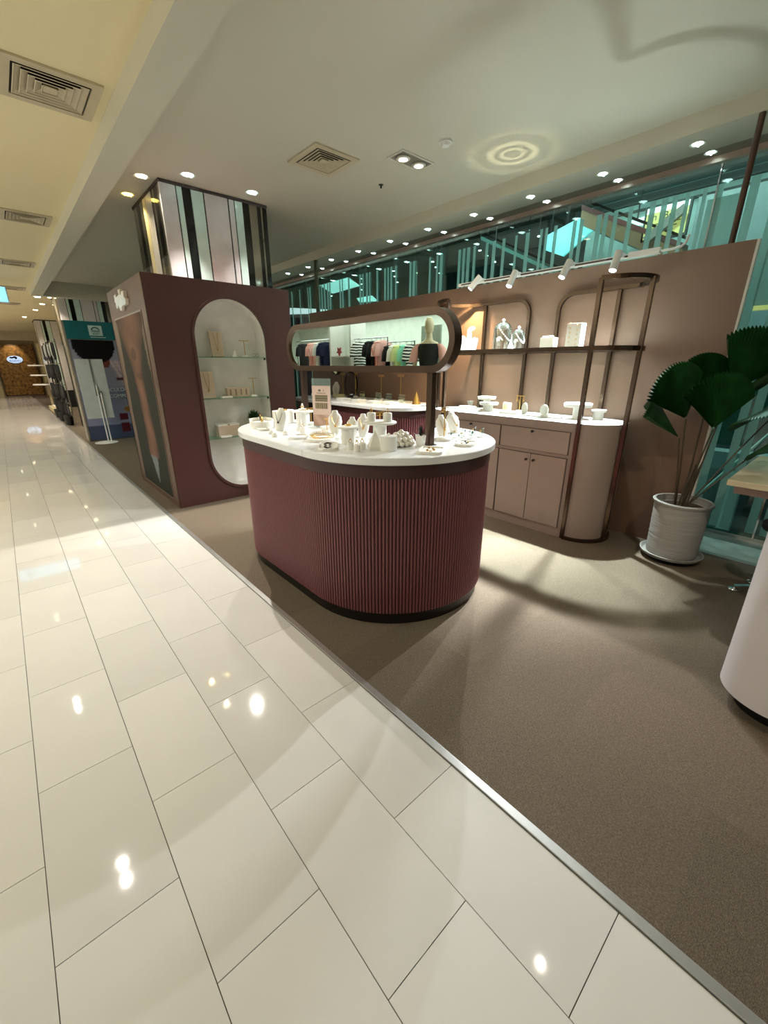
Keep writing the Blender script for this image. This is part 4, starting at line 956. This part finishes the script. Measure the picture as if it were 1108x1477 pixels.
fan_leaf(W(.15, 1.28, .02), W(.31, 1.68, -.02), 1.5, W(.9, -.5, .1), cup=.08, root=W(.03, .43))        # upper right
fan_leaf(W(.52, 1.29, -.10), W(.12, 1.03, -.16), .85, W(.3, -.3, 1), cup=.12, droop=.10, root=W(.03, .43), fold=.009)
fan_leaf(W(.58, 1.08, -.12), W(.25, .83, -.20), .70, W(.3, -.3, 1), cup=.12, droop=.08, root=W(.03, .43), fold=.009)
fan_leaf(W(.22, 1.18, .12), W(.50, 1.33, .15), 1.2, W(.2, -.6, 1), cup=.12, root=W(.03, .43))
for q in range(3): part('stem', MB().sweep([tuple(W(-.03+.02*q, .43)), tuple(W(-.01+.02*q, .6)), tuple(W(.0+.035*q, .74+.02*q))], .016, .012, round_n=6), M_stem, t, smooth=True)

# ================================================================== WHITE COUNTER, TABLE, STOOL
t = thing('service_counter', 'pale lilac rounded counter with black plinth at right edge', 'display counter', (0, 0, 0))
rb = rrect(2.055, 2.95, -1.6, .135, .2, 14)
part('body', MB().prism(rb, .08, .965), M_counter, t, smooth=True)
part('plinth', MB().prism(rrect(2.115, 2.89, -1.54, .075, .15, 12), .002, .081), M_plinth, t, smooth=True)
part('worktop', MB().prism(rrect(2.035, 2.97, -1.62, .155, .21, 14), .965, 1.0), M_top, t, smooth=True)
t = thing('work_table', 'beige laminate table beside the glass behind the palm', 'table', (0, 0, 0))
part('top', MB().box(3.40, 4.55, -.9, .47, .712, .75), M_tabletop, t, bevel=.003)
part('apron', MB().box(3.44, 4.51, -.86, .43, .66, .712), mat('brown_table_edge', (140, 112, 100)), t)
for x, y in ((3.55, -.8), (4.4, -.8), (4.44, .0)): part('leg', MB().box(x-.025, x+.025, y-.025, y+.025, .006, .66), M_white, t)
t = thing('stool', 'chrome stool with round disc feet half hidden behind white counter', 'stool', (3.50, .10, 0))
part('column', MB().cyl((0, 0, .06), (0, 0, .46), .022, 14), M_chrome, t, smooth=True)
part('seat', MB().lathe([(.14, .46), (.15, .475), (.15, .50), (.14, .51)], n=24), M_black, t, smooth=True)
for k in range(5):
    a = 2*PI*k/5+1.9; x, y = .19*math.cos(a), .19*math.sin(a)
    l = part('leg', MB().sweep([(0, 0, .075), (x*.6, y*.6, .05), (x, y, .03)], .03, .018), M_chrome, t)
    part('disc_foot', MB().lathe([(.036, .003), (.036, .012), (.03, .018), (.008, .02), (.008, .03)], x, y, 18), M_chrome, l, smooth=True)

# ================================================================== ATRIUM BEYOND THE GLASS
struct('wall_atrium', MB().box(16, 16.2, -6, 26, -4.2, 8), M_darkteal)
struct('wall_atrium', MB().box(4.7, 16, 26, 26.2, -4.2, 8), M_darkteal)
struct('wall_atrium', MB().box(4.7, 16, -6.2, -6, -4.2, 8), M_darkteal)
struct('floor', MB().box(4.75, 16, -6, 26, -4.3, -4.2), mat('dark_mall_floor', (70, 72, 84), rough=.15))
struct('ceiling', MB().box(4.7, 16.2, -6.2, 26.2, 7.6, 7.8), mat('atrium_ceiling', (120, 150, 146)))
gal = thing('atrium_gallery', 'teal lit steel gallery with skylight panels in the atrium behind glass', 'gallery', (0, 0, 0))
M_gsteel = mat('dark_gallery_steel', (30, 46, 46), rough=.5)
for y in (.9, 5.2, 9.0, 12.6): part('column', MB().box(9.9, 10.2, y-.12, y+.12, -4.19, 7.59), M_gsteel, gal)
for y in (.9, 5.2, 9.0, 12.6): part('beam', MB().box(7.9, 9.9, y-.08, y+.08, 4.30, 4.50), M_gsteel, gal)
part('deck', MB().box(7.8, 9.9, .8, 14.4, 4.5, 4.62), M_gsteel, gal)
def slab(name, label, cat, pts, x0, x1, m, extra=None, group=None):
    if name in ('light_panel', 'lit_window'):
        o = part(name, MB().prism(pts, x0, x1, RYZ), m, gal); o['label'] = label
        yc = sum(p[0] for p in pts)/len(pts); zt = max(p[1] for p in pts)
        part('hanger_rod', MB().cyl(((x0+x1)/2, yc, zt-.1), ((x0+x1)/2, yc, 4.52), .012, 6), M_gsteel, gal)
        return o
    t = thing(name, label, cat, (0, 0, 0), 0, group)
    part('panel', MB().prism(pts, x0, x1, RYZ), m, t)
    return t
# escalator rising towards the brown post
def escalator(label, y0, z0, y1, z1, x0, x1, th, m, mtrim):
    t = thing('escalator', label, 'escalator', (0, 0, 0), 0, 'atrium escalators')
    part('truss', MB().prism([(y0, z0), (y1, z1), (y1, z1-th), (y0, z0-th)], x0, x1, RYZ), m, t)
    part('skirt', MB().prism([(y0, z0+.07), (y1, z1+.07), (y1, z1), (y0, z0)], x0-.02, x1+.02, RYZ), mtrim, t)
    part('handrail', MB().prism([(y0, z0+.16), (y1, z1+.16), (y1, z1+.12), (y0, z0+.12)], x0-.01, x0+.05, RYZ), M_blackgl, t)
    return t
M_esc = mat('olive_bronze_cladding', (128, 106, 78), rough=.35, metal=.3); M_red = mat('dark_maroon_trim', (84, 34, 34), rough=.4)
escalator('bronze clad escalator slanting down behind the glass above the track lights', 3.95, 3.90, 2.34, 3.06, 7.9, 8.9, .21, M_esc, M_red)
escalator('dark teal escalator slanting behind the glass left of the bronze one', 6.5, 4.05, 4.1, 2.85, 8.6, 9.6, .16, mat('dark_green_cladding', (20, 44, 42), rough=.3), mat('pale_green_trim', (96, 150, 142), rough=.3))
escalator('low escalator seen through the glass beside the palm pot', 2.2, -.35, -.9, -1.9, 6.2, 7.2, .5, mat('dark_purple_cladding', (56, 48, 78), rough=.3), mat('pale_green_trim', (96, 150, 142)))
slab('light_panel', 'bright cyan skylight panel behind the glass, largest', 'light panel', [(4.12, 3.88), (3.75, 3.71), (4.34, 3.33), (4.71, 3.49), (4.74, 3.72)], 8.2, 8.25, M_E_cyan)
slab('light_panel', 'white lit window panel high behind the glass above the escalator', 'light panel', [(3.7, 3.86), (3.31, 3.89), (3.3, 3.75), (3.58, 3.8)], 9.0, 9.05, M_E_white)
slab('light_panel', 'cyan skylight panel behind the glass, left near the kiosk', 'light panel', [(12.06, 3.77), (10.63, 3.8), (10.1, 3.53), (11.41, 3.48)], 8.0, 8.05, M_E_sky)
slab('light_panel', 'small cyan skylight triangle below the left panel', 'light panel', [(10.23, 3.23), (9.59, 3.23), (9.34, 3.07), (10.1, 3.12)], 8.0, 8.05, M_E_sky)
slab('light_panel', 'white lit strip behind the glass just right of the kiosk', 'light panel', [(13.96, 3.32), (11.77, 3.08), (11.78, 2.97), (13.99, 3.12)], 8.0, 8.05, M_E_white)
slab('magenta_storefront', 'dark magenta shop front behind the glass beside the kiosk', 'storefront', [(13.99, 3.10), (12.2, 2.98), (12.2, -4.19), (14.05, -4.19)], 8.1, 8.3, mat('dark_magenta_front', (92, 44, 70)))
slab('upper_gallery', 'pale teal gallery soffit below the bronze escalator', 'ceiling soffit', [(4.30, 4.1), (2.4, 3.3), (2.4, -4.19), (5.0, -4.19), (5.0, 3.3)], 10.25, 10.35, M_paleteal)
t = slab('gallery_wall', 'pale teal gallery wall with dark cornice high in the atrium', 'wall', [(5.0, 5.6), (1.2, 5.6), (1.2, -4.19), (5.0, -4.19)], 10.4, 10.6, M_paleteal)
part('cornice', MB().box(10.3, 10.42, 1.9, 4.9, 4.50, 4.62), M_darkteal, t); part('cornice', MB().box(10.34, 10.42, 1.9, 4.9, 4.36, 4.40), M_darkteal, t)
slab('dark_bulkhead', 'dark bulkhead across the atrium behind the soffit lights', 'bulkhead', [(12, 4.9), (5.9, 4.9), (5.9, -4.19), (5.95, -4.19), (5.95, 4.1), (11.95, 4.1), (11.95, -4.19), (12, -4.19)], 10.25, 10.35, mat('near_black_teal', (14, 26, 26)))
slab('frosted_hoarding', 'plain grey teal hoarding panel behind the glass near brown post', 'panel', [(2.30, 3.70), (1.1, 3.70), (1.1, -4.19), (2.30, -4.19)], 8.0, 8.06, mat('grey_teal_hoarding', (120, 150, 150)))
t = thing('shop_sign', 'framed yellow green lit sign with dark lettering behind glass', 'sign', (7.9, 2.94, 3.24), 0)
part('frame', MB().box(0, .06, -.60, 0, 0, .46), M_darkteal, t)
part('face', MB().box(-.006, 0, -.575, -.03, .03, .43), M_E_signy, t)
part('header', MB().box(-.009, -.006, -.575, -.03, .36, .43), M_E_white, t)
text_part('lettering', 'in -Bean', .13, M_darkteal, t, (-.012, -.30, .30), ROT_NEGX)
for q in range(3): part('line_print', MB().box(-.009, -.006, -.50+.04*q, -.12, .20-.05*q, .215-.05*q), mat('olive_print', (110, 120, 40)), t)
t = slab('strut', 'grey steel strut leaning across the yellow green sign', 'strut', [(2.40, 3.60), (2.36, 3.50), (2.80, 3.18), (2.86, 3.27)], 7.75, 7.82, mat('grey_steel', (112, 118, 110), rough=.4))
random.seed(5)
for k in range(16):
    y = 4.4+.5*k; z = 3.5+.25*(k % 3)
    x = 8.3+.4*(k % 3)
    part('pendant_spot', MB().lathe([(.03, z), (.03, z+.03), (.012, z+.05), (.012, 4.51)], x, y, 10), M_E_cool if 0 else M_gsteel, gal); part('spot_lens', MB().lathe([(.034, z-.012), (.034, z)], x, y, 10), M_E_cool, gal)
# things behind the glass right of the wall end
slab('lit_window', 'small yellow lit shop window beyond the glass above the palm', 'shop front', [(1.18, 2.16), (.92, 2.16), (.92, 2.06), (1.18, 2.06)], 6.8, 6.9, M_E_signy)
slab('dark_gallery', 'dark green gallery front beyond the glass behind the palm', 'shop front', [(2.2, 1.9), (-2, 1.9), (-2, .4), (2.2, .4)], 7.4, 7.6, mat('dark_green_front', (24, 66, 58), rough=.3))
slab('gallery_edge', 'pale teal gallery slab edge beyond the glass behind table', 'gallery', [(2.2, .38), (-2, .38), (-2, .15), (2.2, .15)], 6.9, 7.2, mat('grey_teal_hoarding', (120, 150, 150)))
t = thing('handrail', 'slanted pale handrail beyond the glass below the palm leaves', 'handrail', (0, 0, 0)); part('rail', MB().cyl((5.3, .93, .16), (5.3, .45, .97), .014, 10), M_paleteal, t, smooth=True)

# ================================================================== DOWN THE HALL
t = thing('poster_kiosk', 'teal headed poster kiosk behind the brown kiosk', 'display kiosk', (1.06, 10.19, 0))
part('body', MB().box(0, 1.6, .021, .32, 0.003, 2.24), mat('grey_kiosk_side', (150, 140, 126)), t)
part('header', MB().box(.03, 1.6, 0, .02, 1.92, 2.24), mat('teal_header', (16, 104, 112), rough=.4), t)
part('side_rail', MB().box(-.0, .03, 0, .02, 0, 2.24), mat('grey_kiosk_side', (150, 140, 126)), t)
def poster2(u, v):        # woman with dark curly hair leaning over a table, flat print
    if ((u-.25)/.225)**2+((v-.965)/.19)**2 < 1: return (12, 8, 12)
    if ((u-.335)/.055)**2+((v-.80)/.07)**2 < 1: return (118, 66, 54)
    if .06 < v < .17 and .34 < u < .72 and (int(u*19) % 3) and v < .16: return (88, 24, 36)
    if .19 < v < .265 and .36 < u < .70 and (int(u*19) % 3): return (92, 26, 38)
    if v < .155: return (74, 82, 110)
    if ((u-.56)/.12)**2+((v-.31)/.04)**2 < 1: return (150, 104, 52) if v < .33 else (210, 196, 160)
    if .60 < v < .63 and .42 < u < .62: return (88, 54, 62)
    a = (u-.33)-(.86-v)*.55
    if .45 < v < .80 and 0 < a < .16: return (206, 190, 198) if math.sin(u*120+v*60) > -.2 else (176, 160, 176)
    if u > .575+(.99-v)*.12 and v > .55: return (44, 20, 34) if u < .62+(.99-v)*.12 else (120, 90, 70)
    if .40 < v < .52 and math.sin(u*30) > .3: return (120, 130, 154)
    return (152, 154, 176) if v > .52 else (140, 144, 172)
print_panel('photo_print', 1.55, 1.9, 60, 70, poster2, t, (.04, .012, .01), ROT_NEGY)
lg = part('logo_panel', MB().box(.40, .62, -.008, 0, 1.99, 2.17), mat('pale_logo_panel', (188, 214, 214)), t)
M_lt = mat('teal_print', (24, 84, 92))
part('logo_arch', MB().prism_ring([(.51+.07*math.cos(a), 2.09+.055*math.sin(a)) for a in [PI*k/10 for k in range(11)]][::1], [(.51+.05*math.cos(a), 2.09+.035*math.sin(a)) for a in [PI*k/10 for k in range(11)]], .009, .011, RX), M_lt, lg)
for q in range(2): part('logo_bar', MB().box(.44, .58, -.011, -.009, 2.075-.02*q, 2.085-.02*q), M_lt, lg)
text_part('logo_lettering', 'REEF', .055, M_lt, lg, (.51, -.010, 2.02), ROT_NEGY)
part('tagline', MB().box(.41, .66, -.004, -.0005, 1.955, 1.967), mat('pale_logo_panel', (188, 214, 214)), t)
M_wt = mat('white_print', (225, 235, 236))
text_part('lettering', 'INCULDUCKEU', .095, M_wt, t, (.78, -.002, .98), ROT_NEGY)
text_part('lettering', 'COMPORTAB', .095, M_wt, t, (.80, -.002, .86), ROT_NEGY)
# display board on a stand, seen from behind
t = thing('poster_stand', 'blank white poster board on a slim white pole stand', 'poster stand', (1.30, 9.80, 0))
part('board', MB().box(-.22, .22, -.01, .01, .48, 1.56), mat('blank_white_board', (196, 204, 204)), t, rot=(0, .0, 0))
part('base', MB().lathe([(.20, .003), (.20, .012), (.18, .016)], n=24), M_white, t)
part('pole', MB().cyl((.03, -.03, .01), (.03, -.03, 1.1), .012, 10), M_white, t); part('pole', MB().cyl((.08, -.03, .01), (.08, -.03, .95), .012, 10), M_white, t)
part('rail', MB().box(-.005, .02, -.022, -.012, .9, 1.56), mat('grey_bracket', (120, 128, 128)), t); part('bracket', MB().box(.0, .1, -.03, -.012, .92, .98), mat('grey_bracket', (120, 128, 128)), t)
t = thing('banner_foot', 'dark red fabric edge standing behind the brown kiosk', 'fabric', (1.75, 8.3, 0)); part('cloth', MB().box(-.02, .06, -.02, .02, 0.003, .35), mat('dark_red_cloth', (120, 26, 30), rough=.8), t)
# hosiery racks
def hosiery(label, x, y):
    t = thing('stocking_rack', label, 'display rack', (x, y, 0), -PI/2, 'black stocking racks')
    part('post', MB().box(0, .03, 0, .03, .003, 2.05), M_chrome, t); part('post', MB().box(.75, .78, 0, .03, .003, 2.05), M_chrome, t)
    random.seed(int(x*100))
    for k, z in enumerate((2.0, 1.5, 1.0, .55)):
        b = part('bar', MB().box(0, .78, -.02, .0, z-.02, z), M_chrome, t)
        for q in range(9):
            h = random.uniform(.28, .42); m = (M_black, M_black, mat('charcoal_cloth', (54, 54, 58)), mat('pale_packet', (176, 182, 178)))[random.choice((0, 1, 0, 2, 3) if k == 0 else (0, 1, 0, 2, 1))]
            x0 = .03+.083*q; part('stocking', MB().loft([ell(x0+.03, -.04-.02*(q % 2), z-.03-h*v, .036*s, .022*s, 8) for v, s in ((0, .5), (.1, 1), (.6, 1.15), (.9, .9), (1, .4))]), m, b, smooth=True)
    part('basket', MB().loft([ell(.4, -.06, .003, .30, .08, 14), ell(.4, -.06, .22, .36, .10, 14)]), M_black, t, smooth=True)
hosiery('black stocking rack nearest the teal kiosk, right row', 1.55, 14.0)
hosiery('black stocking rack nearest the teal kiosk, aisle row', 1.15, 14.0)
hosiery('black stocking rack in the middle of the aisle row', 1.13, 15.1)
hosiery('black stocking rack farthest along the aisle row', 1.13, 16.2)
# shoe shelves
t = thing('shoe_stand', 'cream column with round shoe shelves near the wood wall', 'shoe display', (1.30, 20.6, 0))
part('column', MB().box(-.06, .06, -.06, .06, .003, 2.2), mat('cream_column', (214, 200, 160)), t)
for k, z in enumerate((1.47, 1.13, .80)):
    s_ = part('shelf', MB().lathe([(.30, z-.05), (.32, z-.03), (.30, z)], -.16, -.1, 20), M_white, t, smooth=True)
    for q in (-1, 1):
        part('shoe', MB().loft([ell(-.16+.1*q, -.14+.1*v, z+.002+.03*s, .035*s, .05*s, 8) for v, s in ((-.8, .5), (0, 1), (.6, .9), (1.0, .5))]), mat('brown_leather', (70, 34, 24), rough=.4) if k else M_whitejew, s_)
t = thing('low_platform', 'low cream platform with pale shoes at the column foot', 'shoe display', (1.20, 18.2, 0)); part('platform', MB().box(-.15, .35, -.8, .8, .003, .12), mat('cream_column', (214, 200, 160)), t)
for q in range(5): part('shoe', MB().loft([ell(-.02, -.6+.28*q+.06*v, .125+.03*s, .04*s, .04*s, 8) for v, s in ((-1, .5), (0, 1), (.7, .9), (1.2, .5))]), M_whitejew, t)
# wood wall with logo
t = thing('wood_feature_wall', 'golden wood feature wall closing the far end of hall', 'feature wall', (0, 28.2, 0))
part('panel', MB().box(.05, 1.52, 0, .1, .05, 2.42), M_wood, t); part('frame', MB().box(.03, .05, -.01, .1, .003, 2.45), M_gap, t); part('frame', MB().box(1.52, 1.54, -.01, .1, .003, 2.45), M_gap, t); part('frame', MB().box(.03, 1.54, -.01, .1, .003, .05), M_gap, t)
lamp('SPOT', 'lamp', (.75, 27.6, 2.6), 40, WARM, target=(.7, 28.2, 1.9), parent=None, angle=70, size=.03)
t2 = thing('backlit_logo', 'round edged backlit logo with animal shape on wood wall', 'sign', (.72, 28.19, 1.72))
part('plate', MB().prism([(.30*math.cos(2*PI*k/24), .17*math.sin(2*PI*k/24)) for k in range(24)], .0, .03, RX), M_E_logo, t2)
part('animal_shape', MB().prism([(-.20, .06), (-.16, .12), (-.05, .12), (0, .155), (.06, .14), (.12, .09), (.08, .02), (.03, .01), (0, .07), (-.10, .04)], .031, .036, RX), M_blackgl, t2)
text_part('lettering', 'ROOTS', .13, mat('deep_blue_print', (22, 40, 70)), t2, (0, -.036, -.07), ROT_NEGY)
t = thing('cream_pilaster', 'cream pilaster at the right of the wood wall', 'pilaster', (1.62, 27.9, 0)); part('shaft', MB().box(0, .5, 0, .3, .003, 2.9), mat('cream_column', (214, 200, 160)), t)
t = thing('side_shelf', 'pale shelf unit left of the wood wall', 'shelf unit', (-.6, 28.0, 0)); part('body', MB().box(0, .55, 0, .3, .003, 2.2), mat('cream_column', (214, 200, 160)), t)
for z in (.6, 1.1, 1.6): part('shelf', MB().box(0, .55, -.1, 0, z, z+.03), M_white, t)
struct('trim_9', MB().box(-1.5, 4, 28.0, 28.4, -.003, .004), mat('pink_threshold', (190, 160, 150)))
struct('ceiling_beam', MB().box(-1.5, 4, 26.6, 27.0, 2.55, 2.914), mat('cream_wall', (206, 196, 168)))

# ================================================================== SHOP ACROSS THE WALKWAY (seen in the mirror)
def tx(v): return 3.60-v
M_hang = M_chrome
def garment(label, x, y, ztop, L_, m, w_=.34, sleeve=.18, group='garments on the rail', rz=0, d=.05):
    t = thing('garment', label, 'garment', (x, y, ztop), rz, group)
    part('hanger', MB().sweep([(-w_*.4, 0, -.05), (0, 0, .0), (w_*.4, 0, -.05)], .012, .012, up=(0, 1, 0), round_n=6).torus((0, 0, .03), .02, .003, 'Y', 10, 5), M_hang, t)
    b = [(0, .11, .03), (-.03, .20, .04), (-.08, w_*.5, .05), (-.2, w_*.47, .055), (-.5*L_, w_*.47, .06), (-L_, w_*.56, .07)]
    rings = []
    for q, (z, a, c_) in enumerate(b[::-1]):
        rings.append([(a*math.cos(2*PI*k/20), d/.05*c_*math.sin(2*PI*k/20)*(1+.18*math.sin(5*k+q)), z) for k in range(20)])
    part('cloth', MB().loft(rings), m, t, smooth=True)
    for s in (-1, 1):
        part('sleeve', MB().loft([ell(s*(w_*.44), 0, -.06, .05, .04, 10), ell(s*(w_*.50), 0, -.12, .075, .045, 10), ell(s*(w_*.55), 0, -.12-sleeve, .08, .05, 10)]), m, t, smooth=True)
    return t
def rail(label, x, y0, y1, z):
    t = thing('clothes_rail', label, 'clothes rail', (x, 0, 0), 0, 'clothes rails')
    part('rail', MB().cyl((0, y0, z), (0, y1, z), .012, 10), M_chrome, t)
    for y in (y0, y1): part('upright', MB().cyl((0, y, .003), (0, y, z), .012, 10), M_chrome, t); part('foot', MB().box(-.2, .2, y-.015, y+.015, .003, .025), M_chrome, t)
M_pink = mat('blush_pink_cloth', (236, 178, 172), rough=.9); M_navy = mat('navy_cloth', (22, 28, 62), rough=.9); M_zeb = mat_stripe('black_white_wavy_stripe', (20, 20, 20), (235, 235, 230), 5.5, 'Z', 3.); M_mint = mat('mint_cloth', (150, 232, 206), rough=.9); M_yel = mat('pale_yellow_cloth', (222, 222, 160), rough=.9); M_wc = mat('white_cloth', (236, 236, 232), rough=.9); M_pstr = mat_stripe('pink_white_stripe', (232, 120, 110), (244, 236, 230), 14, 'X')
XR = tx(5.96)
rail('left clothes rail reflected in the mirror', XR, 8.5, 10.1, 2.02)
for y, m, lb in ((9.75, M_black, 'black top hanging alone at the left in the mirror'), (9.30, M_pink, 'blush pink top at the left of the mirror group'), (9.14, M_pstr, 'pink and white striped top in the mirror group'), (8.98, M_wc, 'white top beside the navy ones in mirror'), (8.82, M_navy, 'navy top, left of two in the mirror'), (8.68, M_navy, 'navy top, right of two in the mirror')):
    garment(lb, XR, y, 1.96, .85, m)
t = thing('wall_niche', 'white niche unit with shelf between the clothes rails', 'shelf unit', (XR-.1, 8.08, 0))
for y in (-.40, .36): part('side', MB().box(-.2, .2, y, y+.05, .003, 2.5), M_white, t)
part('back', MB().box(-.22, -.2, -.4, .41, .003, 2.5), mat('store_wall_paint', (222, 228, 218)), t)
for z in (1.0, 1.63): part('shelf', MB().box(-.2, .2, -.35, .36, z, z+.02), M_white, t)
t = thing('star_ornament', 'red and grey star ornament on the niche shelf in mirror', 'ornament', (XR, 8.25, 1.651)); part('star', MB().prism([((.10 if k % 2 else .05)*math.sin(2*PI*k/10), .1+(.10 if k % 2 else .05)*math.cos(2*PI*k/10)) for k in range(10)], -.015, .015, RYZ), mat('brick_red', (160, 60, 50)), t)
rail('middle clothes rail reflected in the mirror', XR, 6.6, 7.7, 1.98)
for y, m, lb in ((7.50, M_zeb, 'wavy black and white striped dress in the mirror'), (7.10, M_black, 'black top right of the striped dress in mirror'), (6.95, M_black, 'second black top right of the striped dress'), (6.80, M_pstr, 'pink striped top in the middle of the mirror'), (6.70, M_pink, 'blush pink top at the end of the middle rail')):
    garment(lb, XR, y, 1.92, .85, m)
rail('lower white clothes rack reflected at the right of mirror', XR, 5.85, 6.6, 1.88)
for y, m, lb in ((6.50, M_black, 'black top on the lower rack in mirror'), (6.36, M_wc, 'white shirt on the lower rack in mirror'), (6.24, M_yel, 'pale yellow shirt on the lower rack in mirror'), (6.06, M_mint, 'mint green shirt on the lower rack in mirror'), (5.92, M_zeb, 'striped top at the end of the lower rack')):
    garment(lb, XR, y, 1.82, .7, m, w_=.30)
slab_t = thing('fitting_panel', 'tall grey green panel behind mannequin in mirror', 'panel', (XR-.3, 5.75, 0)); part('panel', MB().box(-.02, .02, -.28, .2, .003, 2.15), mat('grey_green_panel', (150, 160, 146)), slab_t)
t = thing('curtain', 'dark green curtain strip at the right in the mirror', 'curtain', (XR-.5, 5.0, 0))
part('cloth', MB().loft([[(.03*math.sin(k*2.1), -.12+.24*k/11, z) for k in range(12)]+[(.03*math.sin(k*2.1)+.02, -.12+.24*k/11, z) for k in range(11, -1, -1)] for z in (.02, 2.3)]), mat('dark_green_curtain', (20, 74, 62), rough=.8), t)
t = thing('mannequin', 'headed pale mannequin wearing black vest over pink sleeves', 'mannequin', (XR+.2, 5.30, .283), 1.1)
part('platform', MB().box(-.3, .3, -.3, .3, -.28, 0), M_white, t); part('base', MB().lathe([(.16, 0), (.16, .015)], n=22), M_white, t); part('pole', MB().cyl((0, 0, .01), (0, 0, .95), .014, 10), M_chrome, t)
M_man = mat('pale_mannequin_shell', (206, 192, 160), rough=.4)
part('torso', MB().loft([ell(0, 0, z, a, b, 20) for z, a, b in ((.90, .13, .10), (.98, .17, .12), (1.15, .135, .10), (1.35, .17, .115), (1.48, .20, .10), (1.54, .16, .08), (1.58, .07, .065), (1.64, .055, .055), (1.70, .05, .055))]), M_man, t, smooth=True)
part('head', MB().loft([ell(0, -.01, z, a, b, 18) for z, a, b in ((1.69, .045, .05), (1.73, .07, .08), (1.80, .078, .098), (1.87, .075, .095), (1.93, .05, .065), (1.945, .01, .01))]), M_man, t, smooth=True)
part('vest', MB().loft([ell(0, 0, z, a, b, 22) for z, a, b in ((.86, .19, .15), (1.0, .18, .135), (1.15, .155, .12), (1.35, .185, .13), (1.47, .20, .115), (1.52, .175, .10))]), M_black, t, smooth=True)
for s in (-1, 1):
    part('arm', MB().cyl((s*.19, 0, 1.47), (s*.27, 0, 1.1), .042, 12, .034), M_man, t, smooth=True)
    part('sleeve', MB().loft([ell(s*.18, 0, 1.52, .05, .05, 12), ell(s*.235, 0, 1.44, .075, .065, 12), ell(s*.285, 0, 1.22, .085, .07, 12)]), M_pink, t, smooth=True)
for k, (y, z) in enumerate(((6.62, 2.55), (6.9, 2.55), (5.45, 2.55), (5.1, 2.5))):
    t = thing('black_spotlight', 'black ceiling spotlight seen in the mirror, '+('above the striped garments', 'above the middle rail', 'beside the mannequin head', 'nearest the mirror right end')[k], 'spotlight', (XR+.2, y, 2.70), 0, 'black spotlights in the mirrored shop')
    part('stem', MB().cyl((0, 0, 0), (0, 0, -.10), .008, 8), M_blackgl, t); part('head', MB().cyl((0, 0, -.07), (.08, .10, -.16), .035, 14, .045), M_blackgl, t)
    part('lens', MB().cyl((.08, .10, -.16), (.082, .1025, -.162), .036, 14), M_E_cool, t)
for q, (y, lb) in enumerate(((7.3, 'first'), (9.2, 'second'), (5.6, 'nearest'))):
    downlight('recessed_downlight', 'round ceiling light of the mirrored shop, '+lb, (XR+.4, y, 2.699), M_E_warm, .06, 0, WARM, 'ceiling lights of the mirrored shop')
